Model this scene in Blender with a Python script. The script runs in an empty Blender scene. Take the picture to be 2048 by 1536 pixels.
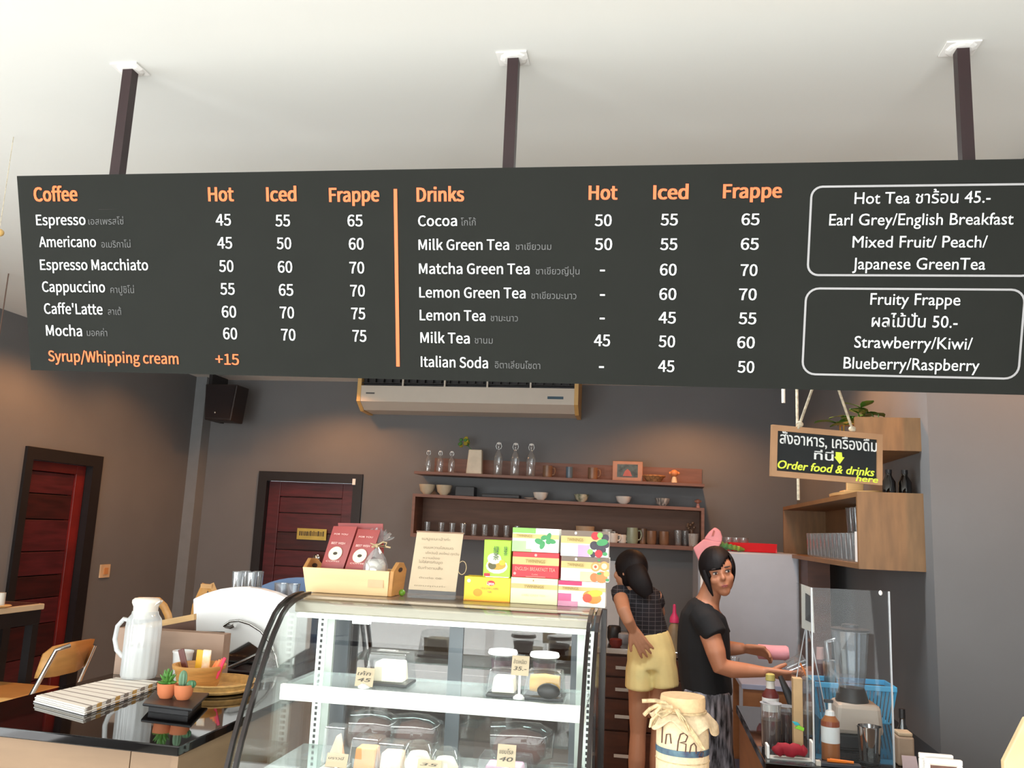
import bpy, math, random
from mathutils import Vector, Matrix
random.seed(7)
PI = math.pi
S = bpy.context.scene
COL = S.collection

# ------------------------------------------------------------------ camera
FPX, CX, CY = 1700.0, 1024.0, 768.0
_u = Vector(((1450-CX)/FPX, (-9200-CY)/FPX, 1.0)); _a = (1300-CX)/FPX
_d = Vector((_a, -(_u.x*_a+1)/_u.y, 1.0))
WZ = _u.normalized(); WY = _d.normalized(); WX = WY.cross(WZ)
CAM = Vector((0, 0, 1.58))
def ray(px, py):
    r = Vector(((px-CX)/FPX, (py-CY)/FPX, 1.0)); return Vector((r.dot(WX), r.dot(WY), r.dot(WZ)))
def at(px, py, y): r = ray(px, py); return CAM + r*(y/r.y)          # point of the room at depth y
def atz(px, py, z): r = ray(px, py); return CAM + r*((z-CAM.z)/r.z)  # point at height z
def atx(px, py, x): r = ray(px, py); return CAM + r*(x/r.x)
cd = bpy.data.cameras.new('camera'); cam = bpy.data.objects.new('camera', cd); COL.objects.link(cam)
cd.sensor_width = 36; cd.lens = FPX/2048*36; cd.clip_start = 0.02
right = Vector((WX.x, WY.x, WZ.x)); up = -Vector((WX.y, WY.y, WZ.y)); back = -Vector((WX.z, WY.z, WZ.z))
m = Matrix((right, up, back)).transposed().to_4x4(); m.translation = CAM; cam.matrix_world = m
S.camera = cam
# ------------------------------------------------------------------ light and exposure
S.view_settings.view_transform = 'Standard'; S.view_settings.look = 'None'
S.view_settings.gamma = 1; S.view_settings.use_curve_mapping = False
S.view_settings.exposure = 0.0
w = bpy.data.worlds.new('sky'); S.world = w; w.use_nodes = True
w.node_tree.nodes['Background'].inputs[0].default_value = (0.86, 0.94, 1.0, 1)
w.node_tree.nodes['Background'].inputs[1].default_value = 2.2
def light(name, kind, loc, energy, col, rot=(0, 0, 0), **kw):
    l = bpy.data.lights.new(name, kind); l.energy = energy; l.color = col
    for k, v in kw.items(): setattr(l, k, v)
    o = bpy.data.objects.new(name, l); COL.objects.link(o); o.location = loc; o.rotation_euler = rot; return o
light('window_daylight', 'AREA', (-0.85, -1.55, 1.35), 195, (1.0, 1.0, 0.99), (PI/2+0.28, 0, 0), shape='RECTANGLE', size=5.2, size_y=2.2)
light('side_daylight', 'AREA', (-3.7, 0.6, 1.35), 54, (1.0, 1.0, 1.0), (PI/2+0.2, 0, -PI/2), shape='RECTANGLE', size=2.6, size_y=2.1)
SPOTS = [(-2.45, 5.95, 36), (0.25, 5.95, 36), (0.55, 4.2, 36), (-3.15, 4.4, 42), (-3.15, 5.4, 14), (1.45, 2.95, 30)]
ZC = 2.72
for i, (x, y, e) in enumerate(SPOTS):
    light('spot_lamp', 'SPOT', (x, y, ZC-0.045), e, (1.0, 0.42, 0.14), (0, 0, 0), spot_size=math.radians(150), spot_blend=0.5, shadow_soft_size=0.04)

light('kitchen_fill_light', 'AREA', (0.25, 3.2, ZC-0.03), 26, (0.95, 0.98, 1.0), (0, 0, 0), shape='SQUARE', size=0.5)  # unseen fill light added to brighten the kitchen area and the yellow shorts
# ------------------------------------------------------------------ materials
def lin(c):
    if isinstance(c, str): c = tuple(int(c[i:i+2], 16)/255 for i in (0, 2, 4))
    return tuple(v/12.92 if v <= 0.04045 else ((v+0.055)/1.055)**2.4 for v in c)
MATS = {}
def mat(key, col='808080', rough=0.6, metal=0.0, spec=0.5, var=0.08, scale=12, emit=0, stretch=None, col2=None, bump=0.0, alpha=1):
    if key in MATS: return MATS[key]
    M = bpy.data.materials.new(key); M.use_nodes = True; nt = M.node_tree; b = nt.nodes['Principled BSDF']
    c = lin(col); c2 = lin(col2) if col2 else tuple(v*(1-var*2) for v in c)
    tc = nt.nodes.new('ShaderNodeTexCoord'); mp = nt.nodes.new('ShaderNodeMapping')
    if stretch: mp.inputs['Scale'].default_value = stretch
    nz = nt.nodes.new('ShaderNodeTexNoise'); nz.inputs['Scale'].default_value = scale; nz.inputs['Detail'].default_value = 4
    rp = nt.nodes.new('ShaderNodeValToRGB'); rp.color_ramp.elements[0].position = 0.36; rp.color_ramp.elements[1].position = 0.64
    rp.color_ramp.elements[0].color = (*c2, 1); rp.color_ramp.elements[1].color = (*c, 1)
    L = nt.links.new
    L(tc.outputs['Object'], mp.inputs[0]); L(mp.outputs[0], nz.inputs['Vector']); L(nz.outputs[0], rp.inputs[0]); L(rp.outputs[0], b.inputs['Base Color'])
    b.inputs['Roughness'].default_value = rough; b.inputs['Metallic'].default_value = metal; b.inputs['Specular IOR Level'].default_value = spec
    if emit:
        b.inputs['Emission Color'].default_value = (*c, 1); b.inputs['Emission Strength'].default_value = emit
    if bump:
        bp = nt.nodes.new('ShaderNodeBump'); bp.inputs['Strength'].default_value = bump; bp.inputs['Distance'].default_value = 0.004
        L(nz.outputs[0], bp.inputs['Height']); L(bp.outputs[0], b.inputs['Normal'])
    MATS[key] = M; return M
def glass(key, tint=(1, 1, 1), refl=0.10, rim=0.75, rough=0.02, haze=0.0, blend=0.35):
    if key in MATS: return MATS[key]
    M = bpy.data.materials.new(key); M.use_nodes = True; nt = M.node_tree; nt.nodes.clear(); N = nt.nodes.new; L = nt.links.new
    out = N('ShaderNodeOutputMaterial'); tr = N('ShaderNodeBsdfTransparent'); gl = N('ShaderNodeBsdfGlossy'); mx = N('ShaderNodeMixShader')
    lw = N('ShaderNodeLayerWeight'); lw.inputs[0].default_value = blend
    mr = N('ShaderNodeMapRange'); mr.inputs['To Min'].default_value = refl; mr.inputs['To Max'].default_value = rim
    tr.inputs[0].default_value = (*tint, 1); gl.inputs['Roughness'].default_value = rough
    L(lw.outputs['Facing'], mr.inputs['Value']); L(mr.outputs[0], mx.inputs[0]); L(tr.outputs[0], mx.inputs[1]); L(gl.outputs[0], mx.inputs[2])
    last = mx
    if haze:
        df = N('ShaderNodeBsdfDiffuse'); df.inputs[0].default_value = (0.85, 0.88, 0.88, 1); m2 = N('ShaderNodeMixShader'); m2.inputs[0].default_value = haze
        L(mx.outputs[0], m2.inputs[1]); L(df.outputs[0], m2.inputs[2]); last = m2
    L(last.outputs[0], out.inputs[0]); MATS[key] = M; return M
wall_m = mat('wall_paint', '6f7071', 0.75, var=0.03, scale=3, bump=0.05)
ceil_m = mat('ceiling_paint', 'dfdfda', 0.9, var=0.01, scale=2)
floor_m = mat('floor_tile', 'd9d4cb', 0.6, var=0.05)
blk = mat('black_wood', '171213', 0.5)
redw = mat('red_wood', '561c22', 0.42, var=0.22, scale=4, stretch=(1, 1, 9), bump=0.1)
redw2 = mat('dark_red_wood', '3f1212', 0.42, var=0.25, scale=4, stretch=(1, 1, 9), bump=0.1)
shelf_m = mat('brown_shelf_wood', '7f5847', 0.5, var=0.12, scale=5, stretch=(1, 1, 8))
crate_m = mat('oak_veneer', '83603c', 0.5, var=0.12, scale=6, stretch=(6, 1, 1))
pale_w = mat('pale_wood', 'dcb277', 0.55, var=0.08, scale=5, stretch=(1, 1, 7))
ply = mat('counter_plywood', '8c7156', 0.55, var=0.06, scale=4, stretch=(1, 1, 6))
board_m = mat('board_charcoal', '252623', 0.72, spec=.08, var=0.02)
orange = mat('orange_print', 'ff6a2c', 0.5, var=0.0)
white_p = mat('white_print', 'e2e5e3', 0.5, var=0.0)
grey_p = mat('grey_print', '595958', 0.5, var=0.0)
line_p = mat('grey_line', '9c9a9a', 0.5, var=0.0)
whitepl = mat('white_plastic', 'f1f1ee', 0.35, var=0.01)
ivory = mat('ivory_plastic', 'cfc8bb', 0.4, var=0.01)
creamy = mat('yellowed_plastic', 'd8b06c', 0.45, var=0.03)
steel = mat('brushed_steel', 'c9c9c6', 0.22, metal=1, var=0.03)
chrome = mat('chrome', 'e8e8e8', 0.08, metal=1, var=0.0)
gloss_blk = mat('polished_black_stone', '0d0a0a', 0.04, spec=0.8, var=0.1)
dark_pl = mat('dark_plastic', '1c1a1b', 0.45)
gl = glass('clear_glass', (0.97, 0.98, 0.98), 0.07, 0.6, haze=0.03)
glr = glass('bright_glass', (0.92, 0.94, 0.95), 0.12, 0.8, haze=0.06)
pane_g = glass('case_glass', (0.97, 0.99, 0.98), 0.045, 0.45, blend=0.2)
acr = glass('acrylic', (0.95, 0.97, 0.98), 0.008, 0.3, haze=0.015, blend=0.2)
kraft = mat('kraft_paper', 'c9b597', 0.8, var=0.03)
ink = mat('dark_ink', '4a4238', 0.8, var=0)
terra = mat('terracotta', 'd07a4e', 0.7, var=0.06)
green_l = mat('plant_green', '3f7a34', 0.5, var=0.2)
skin = mat('skin', 'b87a5a', 0.5, var=0.03)
hair_m = mat('black_hair', '140d0e', 0.62, spec=.25, var=0.2, scale=30, stretch=(6, 6, 1))
black_c = mat('black_cloth', '121113', 0.85, var=0.15)
yellow_c = mat('yellow_cloth', 'fbe9a2', 0.8, var=0.05)
red_c = mat('crimson_cloth', 'a01328', 0.8, var=0.2)
red_pl = mat('red_plastic', 'd40a14', 0.35, var=0.02)
pink = mat('pink_cloth', 'f2a6ae', 0.8, var=0.05)
blue_pl = mat('blue_plastic', '4fb0e0', 0.4, var=0.05)
ceram = mat('white_ceramic', 'dcd8cf', 0.3, var=0.03)

# ------------------------------------------------------------------ mesh helpers
class MB:
    def __init__(s): s.v = []; s.f = []
    def add(s, vs, fs):
        n = len(s.v); s.v += [Vector(p) for p in vs]; s.f += [tuple(i+n for i in f) for f in fs]; return s
    def box(s, x0, x1, y0, y1, z0, z1):
        return s.hexa([(x0, y0, z0), (x1, y0, z0), (x1, y1, z0), (x0, y1, z0)], [(x0, y0, z1), (x1, y0, z1), (x1, y1, z1), (x0, y1, z1)])
    def hexa(s, b, t):
        return s.add(list(b)+list(t), [(3, 2, 1, 0), (4, 5, 6, 7), (0, 1, 5, 4), (1, 2, 6, 5), (2, 3, 7, 6), (3, 0, 4, 7)])
    def slab(s, pts, th):                       # front polygon (any plane) pushed back along th
        n = len(pts); th = Vector(th); p = [Vector(q) for q in pts]
        return s.add(p+[q+th for q in p], [tuple(range(n)), tuple(range(2*n-1, n-1, -1))]+[(i, i+n, (i+1) % n+n, (i+1) % n) for i in range(n)])
    def lathe(s, prof, c=(0, 0, 0), n=20, cap=True, axis='z', sx=1, sy=1):
        c = Vector(c); vs = []; fs = []
        for r, z in prof:
            for k in range(n):
                a = 2*PI*k/n; p = Vector((r*math.cos(a)*sx, r*math.sin(a)*sy, z))
                if axis == 'y': p = Vector((p.x, p.z, p.y))
                if axis == 'x': p = Vector((p.z, p.x, p.y))
                vs.append(c+p)
        for j in range(len(prof)-1):
            for k in range(n): fs.append((j*n+k, j*n+(k+1) % n, (j+1)*n+(k+1) % n, (j+1)*n+k))
        if cap: fs += [tuple(range(n-1, -1, -1))] if prof[0][0] > 1e-5 else []; fs += [tuple((len(prof)-1)*n+k for k in range(n))] if prof[-1][0] > 1e-5 and cap is True else []
        return s.add(vs, fs)
    def loft(s, pts, rad, n=14):
        pts = [Vector(p) for p in pts]; vs = []; fs = []; m_ = len(pts)
        for i, p in enumerate(pts):
            t = (pts[min(i+1, m_-1)]-pts[max(i-1, 0)]).normalized()
            a = Vector((0, 1, 0)).cross(t)
            if a.length < 0.15: a = Vector((1, 0, 0)).cross(t).cross(t)*-1 if abs(t.x) > .9 else (Vector((1, 0, 0))-t*t.x)
            a.normalize(); b = t.cross(a).normalized(); r = rad[i] if isinstance(rad, (list, tuple)) else rad
            ra, rb = r if isinstance(r, (list, tuple)) else (r, r)
            for k in range(n):
                an = 2*PI*k/n; vs.append(p+a*ra*math.cos(an)+b*rb*math.sin(an))
        for j in range(m_-1):
            for k in range(n): fs.append((j*n+k, j*n+(k+1) % n, (j+1)*n+(k+1) % n, (j+1)*n+k))
        fs += [tuple(range(n-1, -1, -1)), tuple((m_-1)*n+k for k in range(n))]
        return s.add(vs, fs)
    def ell(s, c, r, nu=16, nv=10, rot=None):
        c = Vector(c); r = (r, r, r) if isinstance(r, (int, float)) else r; vs = []; fs = []
        for j in range(1, nv):
            th = PI*j/nv
            for k in range(nu):
                a = 2*PI*k/nu; p = Vector((r[0]*math.sin(th)*math.cos(a), r[1]*math.sin(th)*math.sin(a), -r[2]*math.cos(th)))
                vs.append(c+(rot @ p if rot else p))
        for j in range(nv-2):
            for k in range(nu): fs.append((j*nu+k, j*nu+(k+1) % nu, (j+1)*nu+(k+1) % nu, (j+1)*nu+k))
        e = Vector((0, 0, r[2])); e = rot @ e if rot else e
        vs += [c-e, c+e]; b = len(vs)-2
        for k in range(nu): fs += [(b, (k+1) % nu, k), (b+1, (nv-2)*nu+k, (nv-2)*nu+(k+1) % nu)]
        return s.add(vs, fs)
    def ribbon(s, path, w_, th=(0, 0.001, 0)):
        for a, b in zip(path, path[1:]): s.slab([a, Vector(a)+Vector(w_), Vector(b)+Vector(w_), b], th)
        return s
def wloc(p):
    v = Vector((0, 0, 0))
    while p is not None: v = v+p.location; p = p.parent
    return v
def obj(name, mb, material, parent=None, smooth=False, bevel=0, loc=None, label=None, cat=None, group=None, kind=None, solid=0):
    if parent is None and loc is None:
        xs = [v.x for v in mb.v]; ys = [v.y for v in mb.v]; zs = [v.z for v in mb.v]
        loc = Vector(((min(xs)+max(xs))/2, (min(ys)+max(ys))/2, min(zs)))
    off = wloc(parent) if parent else Vector(loc)
    me = bpy.data.meshes.new(name); me.from_pydata([tuple(v-off) for v in mb.v], [], mb.f); me.update()
    if smooth:
        me.polygons.foreach_set('use_smooth', [True]*len(me.polygons))
        try: me.set_sharp_from_angle(angle=math.radians(50))
        except Exception: pass
    me.materials.append(material)
    o = bpy.data.objects.new(name, me); COL.objects.link(o)
    if parent: o.parent = parent
    else: o.location = off
    if bevel:
        b = o.modifiers.new('bevel', 'BEVEL'); b.width = bevel; b.segments = 2; b.limit_method = 'ANGLE'
    if solid:
        b = o.modifiers.new('solid', 'SOLIDIFY'); b.thickness = solid
    tag(o, label, cat, group, kind); return o
def tag(o, label=None, cat=None, group=None, kind=None):
    if label: o['label'] = label
    if cat: o['category'] = cat
    if group: o['group'] = group
    if kind: o['kind'] = kind
    return o
def thing(name, label, cat, loc, group=None):
    o = bpy.data.objects.new(name, None); COL.objects.link(o); o.location = loc; o.empty_display_size = 0.05
    return tag(o, label, cat, group)
def struct(name, mb, material, parent=None, **k):
    return obj(name, mb, material, parent, kind=None if parent else 'structure', **k)
def dup(o, loc, label=None, rz=0, sc=1, parent=None):
    def cp(s, par):
        c = s.copy(); COL.objects.link(c); c.parent = par
        for ch in list(s.children): cp(ch, c)
        return c
    r = cp(o, parent); r.location = loc; r.rotation_euler = (0, 0, rz); r.scale = (sc, sc, sc) if not isinstance(sc, tuple) else sc
    if label: r['label'] = label
    return r
_cap = [None]
try: SANS = bpy.data.fonts.load(bpy.utils.system_resource('DATAFILES', path='fonts')+'/Noto Sans CJK Regular.woff2')   # Blender's own interface font
except Exception: SANS = None
def text_verts(s, bold=0.0, shear=0.0, font=None):
    c = bpy.data.curves.new('t', 'FONT'); c.body = s
    if font: c.font = font
    c.size = 1;  c.resolution_u = 3; c.shear = shear
    o = bpy.data.objects.new('t', c); me = bpy.data.meshes.new_from_object(o)
    v = [tuple(p.co) for p in me.vertices]; f = [tuple(p.vertices) for p in me.polygons]
    bpy.data.objects.remove(o); bpy.data.curves.remove(c); bpy.data.meshes.remove(me); return v, f
def text(parent, name, s, material, o, ux, uz, width, cap, bold=0.0, shear=0.0, thick=None, centre=False, out=None, font=None):
    v, f = text_verts(s, bold, shear, font)
    if not v: return None
    cap_ = max(p[1] for p in text_verts('H', font=font)[0])
    x0 = min(p[0] for p in v); x1 = max(p[0] for p in v); sy = cap/cap_
    sx = width/(x1-x0) if width else sy
    o = Vector(o); ux = Vector(ux).normalized(); uz = Vector(uz).normalized(); mb = MB()
    nrm = ux.cross(uz)                              # towards the reader
    sh = (x1-x0)*sx/2 if centre else 0
    for k_, (bx_, bz_) in enumerate(((0, 0),) if bold < 0.003 else ((-1, -.4), (1, .4), (-1, .5), (1, -.5), (0, 0))):
        mb.add([o+ux*((p[0]-x0)*sx-sh+bx_*bold*sx*.75)+uz*(p[1]*sy+bz_*bold*sy*.75)+nrm*((0.0006 if out is None else out)+k_*.00004) for p in v], f)
    return obj(name, mb, material, parent)
UX, UZ = Vector((1, 0, 0)), Vector((0, 0, 1))

# ------------------------------------------------------------------ the room
XL, XR, YB, YF = -3.75, 1.07, 6.6, -1.7
T = 0.12; XW = 1.9; YC = 3.49
struct('floor', MB().box(XL-T, XW+T, YF-T, YB+T, -0.1, 0), floor_m)
struct('ceiling', MB().box(XL-T, XW+T, YF-T, YB+T, ZC, ZC+0.1), ceil_m)
d2a, d2b = at(520.5, 940.6, YB), at(727, 950.6, YB); D2 = (d2a.x, d2b.x, 1.962)
d1a, d1b = atx(36, 1000, XL), atx(192, 1000, XL); D1 = (d1a.y, d1b.y, atx(130, 903, XL).z)
struct('wall_back', MB().box(XL-T, D2[0], YB, YB+T, 0, ZC).box(D2[1], XR+T, YB, YB+T, 0, ZC).box(D2[0], D2[1], YB, YB+T, D2[2], ZC), wall_m)
struct('wall_left', MB().box(XL-T, XL, 2.0, D1[0], 0, ZC).box(XL-T, XL, D1[1], YB, 0, ZC).box(XL-T, XL, D1[0], D1[1], D1[2], ZC)
       .box(XL-T, XL, YF, -0.8, 0, ZC).box(XL-T, XL, -0.8, 2.0, 0, 0.25).box(XL-T, XL, -0.8, 2.0, 2.45, ZC), wall_m)
struct('wall_right', MB().box(XR, XR+T, YC+.12, YB, 0, ZC).box(XR-.012, XW, YC, YC+.119, 0, ZC).box(XW, XW+T, YF, YC+.12, 0, ZC), wall_m)
struct('trim_2', MB().box(XR, XR+.3, 1.2, YC-.001, 2.62, ZC-.001), wall_m)
struct('wall_front', MB().box(XL-T, -3.5, YF-T, YF, 0, ZC).box(1.75, XW+T, YF-T, YF, 0, ZC).box(-3.5, 1.75, YF-T, YF, 2.5, ZC).box(-3.5, 1.75, YF-T, YF, 0, 0.2), wall_m)
p_ = [at(356, 1040, 6.47), at(385, 1040, 6.47)]
struct('trim_1', MB().box(XL, p_[1].x, 6.47, YB-0.001, 0, ZC-0.001), mat('column_paint', '7b7e80', 0.7, var=0.03))
# windows behind the viewer
wf = struct('window_1', MB().box(-3.5, 1.75, YF-0.08, YF-0.03, 0.2, 0.26).box(-3.5, 1.75, YF-0.08, YF-0.03, 2.44, 2.5), blk)
for x in (-3.5, -2.4, -1.3, -0.2, 0.9, 1.69): struct('mullion', MB().box(x, x+0.06, YF-0.09, YF-0.02, 0.2, 2.5), blk, wf)
for x in (-3.44, -2.34, -1.24, -0.14, 0.96): struct('pane', MB().box(x, x+(1.04 if x < .9 else .73), YF-0.06, YF-0.055, 0.26, 2.44), pane_g, wf)
wf = struct('window_2', MB().box(XL-0.1, XL-0.04, -0.8, 2.0, 0.25, 0.31).box(XL-0.1, XL-0.04, -0.8, 2.0, 2.39, 2.45), blk)
for y in (-0.8, 0.57, 1.94): struct('mullion', MB().box(XL-0.1, XL-0.04, y, y+0.06, 0.25, 2.45), blk, wf)
for y in (-0.74, 0.63): struct('pane', MB().box(XL-0.075, XL-0.07, y, y+1.31, 0.31, 2.39), pane_g, wf)
# back door
x0, x1, zt = D2
dr = struct('door_1', MB().box(x0, x0+0.075, YB-0.02, YB+0.06, 0, zt).box(x1-0.075, x1, YB-0.02, YB+0.06, 0, zt).box(x0+0.075, x1-0.075, YB-0.02, YB+0.06, zt-0.075, zt), blk)
a, b, z = x0+0.077, x1-0.077, zt-0.077
struct('leaf_frame', MB().box(a, a+0.1, YB+0.03, YB+0.07, 0, z).box(b-0.1, b, YB+0.03, YB+0.07, 0, z).box(a+0.1, b-0.1, YB+0.03, YB+0.07, z-0.12, z), redw, dr, bevel=0.004)
zz = z-0.125; k = 0
while zz > 0.1:
    h = (0.13, 0.155, 0.14)[k % 3]; k += 1
    struct('plank', MB().box(a+0.1, b-0.1, YB+0.04, YB+0.065, max(0, zz-h+0.006), zz), redw if k % 3 else redw2, dr, bevel=0.003); zz -= h
struct('back_board', MB().box(a+0.05, b-0.05, YB+0.066, YB+0.1, 0, z), blk, dr)
kn = at(634, 1117, YB-0.02)
struct('door_knob', MB().lathe([(0.012, 0.05), (0.013, 0.0), (0.03, -0.02), (0.033, -0.04), (0.015, -0.055)], (kn.x, YB, kn.z), axis='y', n=14), chrome, dr, smooth=True)
pa, pb = at(593, 1056, YB), at(650, 1081, YB)
pl = struct('sign_plate', MB().box(pa.x, pb.x, YB+0.018, YB+0.028, pb.z, pa.z), mat('brass_plate', 'd9bd62', 0.3, metal=0.6), dr)
mb = MB(); xx = pa.x+0.02
while xx < pb.x-0.025:
    wd = random.choice((0.006, 0.01, 0.013)); mb.box(xx, xx+wd, YB+0.0165, YB+0.018, pb.z+0.03, pb.z+0.03+random.choice((0.035, 0.04))); xx += wd+0.006
struct('plate_lettering', mb, ink, pl)
struct('door_closer_tag', MB().box(at(708, 956, YB).x, at(714, 956, YB).x, YB-0.032, YB-0.021, at(708, 970, YB).z, at(708, 958, YB).z), whitepl, dr)
# left door
y0, y1, zt = D1
dr = struct('door_2', MB().box(XL-0.06, XL+0.02, y0, y0+0.06, 0, zt).box(XL-0.06, XL+0.02, y1-0.1, y1, 0, zt).box(XL-0.06, XL+0.02, y0+0.06, y1-0.1, zt-0.075, zt), blk)
a, b, z = y0+0.062, y1-0.102, zt-0.077
struct('leaf_frame', MB().box(XL-0.08, XL-0.03, a, a+0.05, 0, z).box(XL-0.08, XL-0.03, b-0.09, b, 0, z).box(XL-0.08, XL-0.03, a+0.05, b-0.09, z-0.06, z), mat('bright_red_wood', '7a1d18', 0.4, var=0.2, scale=4), dr, bevel=0.003)
zz = z-0.064; k = 0
while zz > 0.05:
    h = (0.14, 0.16, 0.2, 0.15)[k % 4]; k += 1
    struct('plank', MB().box(XL-0.075, XL-0.045, a+0.05, b-0.09, max(0, zz-h+0.006), zz), (redw2, redw, redw2, redw, redw)[k % 5], dr, bevel=0.003); zz -= h
struct('back_board', MB().box(XL-0.11, XL-0.078, a+0.02, b-0.02, 0, z), blk, dr)
s = atx(208, 1142, XL)
sw = thing('light_switch', 'small cream light switch on the brown wall right of the left door', 'switch', (XL, s.y, s.z-0.05))
obj('plate', MB().box(XL+0.0005, XL+0.01, s.y-0.055, s.y+0.055, s.z-0.045, s.z+0.045), mat('cream_switch', 'e2c29a', 0.4), sw, bevel=0.002)
obj('rocker', MB().box(XL+0.01, XL+0.015, s.y-0.018, s.y+0.025, s.z-0.022, s.z+0.022), mat('amber_rocker', 'd99a62', 0.4), sw)
for (x, y, e) in SPOTS:
    o = thing('downlight', 'small round recessed downlight in the white ceiling', 'lamp', (x, y, ZC-0.03), 'ceiling downlights')
    obj('ring', MB().lathe([(0.05, 0), (0.06, 0), (0.06, 0.03), (0.05, 0.03), (0.05, 0)], (x, y, ZC-0.03), cap=None), whitepl, o)
    obj('bulb', MB().lathe([(0.001, 0.018), (0.048, 0.018), (0.048, 0.029)], (x, y, ZC-0.03)), mat('lamp_glow', 'ffd9a0', emit=8), o)

o = thing('added_fill_panel', 'unseen white panel added on the ceiling behind the menu board to light the kitchen', 'lamp', (0.25, 3.2, ZC-0.025))  # added panel, hidden by the board, that stands for the kitchen fill light
obj('frame', MB().box(-.03, .53, 2.92, 2.945, ZC-.025, ZC-.0005).box(-.03, .53, 3.455, 3.48, ZC-.025, ZC-.0005).box(-.03, -.005, 2.9451, 3.4549, ZC-.025, ZC-.0005).box(.505, .53, 2.9451, 3.4549, ZC-.025, ZC-.0005), whitepl, o)
obj('diffuser', MB().box(-.0049, .5049, 2.9451, 3.4549, ZC-.02, ZC-.012), mat('fill_glow', 'f4f8ff', emit=4), o)  # glowing face of the added fill panel
# ------------------------------------------------------------------ the menu board
YBT = 1.965
BL = at(62, 740, YBT); BR0 = at(2048, 790, YBT)
su = (BR0-BL).normalized()
TL = atx(30, 352, BL.x)
sv0 = TL-BL; sv = (sv0-su*sv0.dot(su)); BH = sv.length; sv.normalize(); nB = su.cross(sv)
BW = (BR0-BL).length+0.045
bd = thing('menu_board', 'long charcoal menu board with orange and white lettering hung from the ceiling', 'menu board', BL+su*BW/2)
c4 = [BL, BL+su*BW, BL+su*BW+sv*BH, BL+sv*BH]
obj('panel', MB().slab(c4, -nB*0.03), board_m, bd)
def onb(px, py):
    r = ray(px, py); t = (BL-CAM).dot(nB)/r.dot(nB); p = CAM+r*t-BL; return p.dot(su), p.dot(sv)
def btext(s, x0, x1, y, cap, m_, bold=0.0, name='menu_text', font=None):
    font = SANS if name in ('heading', 'drink_name', 'price') else None
    a = onb(x0, y); b = onb(x1, y); yc = onb((x0+x1)/2, y)[1]; c = yc-onb((x0+x1)/2, y+cap)[1]
    return text(bd, name, s, m_, BL+su*a[0]+sv*yc+nB*0.001, su, sv, b[0]-a[0], c, bold*(.8 if font else 1), font=font)
HD = 0.022; WT = 0.008
for s, x0, x1, y in (('Coffee', 70, 155.4, 402), ('Hot', 418.4, 467.7, 402), ('Iced', 534.5, 592.6, 402), ('Frappe', 659.9, 758, 403),
                     ('Drinks', 834.7, 927.5, 402.5), ('Hot', 1178.4, 1233.8, 398.8), ('Iced', 1307.5, 1375.3, 398), ('Frappe', 1446.8, 1562, 395.5)):
    btext(s, x0, x1, y, 27, orange, HD, 'heading')
btext('Syrup/Whipping cream', 98.5, 357.5, 725, 21, orange, 0.012, 'heading'); btext('+15', 432.4, 478.5, 729, 21, orange, 0.01, 'heading')
ROWS = [('Espresso', 74, 172, 450), ('Americano', 80, 193, 494), ('Espresso Macchiato', 82, 297, 540), ('Cappuccino', 86, 211, 584),
        ("Caffe'Latte", 90, 206, 628), ('Mocha', 94, 165, 671.5), ('Cocoa', 837, 914, 451.9), ('Milk Green Tea', 837.8, 1018, 499.7),
        ('Matcha Green Tea', 838.8, 1059, 547.8), ('Lemon Green Tea', 839.4, 1051, 595.6), ('Lemon Tea', 840.3, 970.6, 641),
        ('Milk Tea', 841.6, 939.4, 686), ('Italian Soda', 842.5, 976, 734.7)]
for r in ROWS: btext(*r, 20.5, white_p, WT, 'drink_name')
THAI = [('เอสเพรสโซ่', 178, 248, 449), ('อเมริกาโน่', 204, 262, 495), ('คาปูชิโน่', 222, 269, 586), ('ลาเต้', 217, 243.5, 629.5), ('มอคค่า', 175, 215.5, 672),
        ('โกโก้', 922, 952, 451), ('ชาเขียวนม', 1031.6, 1102.5, 499.7), ('ชาเขียวญี่ปุ่น', 1071.6, 1159, 548.8), ('ชาเขียวมะนาว', 1062.8, 1152.8, 597.8),
        ('ชามะนาว', 981.6, 1036, 642.5), ('ชานม', 949.7, 985.6, 687), ('อิตาเลี่ยนโซดา', 990, 1080.6, 737)]
for r in THAI: btext(*r, 13, grey_p, 0.0, 'thai_name')
NUM = [('45', 433, 462.5, 451), ('55', 552, 580.6, 452.5), ('65', 696, 725.5, 452.5), ('45', 436, 465, 497), ('50', 554.5, 583, 498), ('60', 698.7, 727.5, 499),
       ('50', 439.6, 467.6, 543.4), ('60', 557, 585, 545), ('70', 700, 728.7, 546.6), ('55', 442, 470, 589), ('65', 559, 587, 591), ('70', 701.5, 730, 592.7),
       ('60', 445, 473, 634.7), ('70', 561, 588.6, 636.3), ('75', 703.5, 730.7, 638.3), ('60', 447.6, 475, 678.3), ('70', 563.7, 591.4, 680.7), ('75', 706, 733, 683),
       ('50', 1190, 1222.8, 451.9), ('55', 1321.6, 1355, 450.6), ('65', 1483, 1518, 450), ('50', 1190, 1223.8, 499.7), ('55', 1320.6, 1354, 499.7), ('65', 1481.6, 1516.5, 499.3),
       ('60', 1320, 1352.5, 550.6), ('70', 1481, 1514, 551.5), ('60', 1318.8, 1351.9, 599.4), ('70', 1478, 1512.3, 600), ('45', 1317.5, 1351, 646.6), ('55', 1477.5, 1511.7, 648),
       ('45', 1188.4, 1219.7, 691.9), ('50', 1317.5, 1349.4, 694), ('60', 1474.4, 1508.5, 696), ('45', 1316.6, 1348, 743.4), ('50', 1475, 1507.6, 745)]
for r in NUM: btext(*r, 22.5, white_p, WT, 'price')
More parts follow.
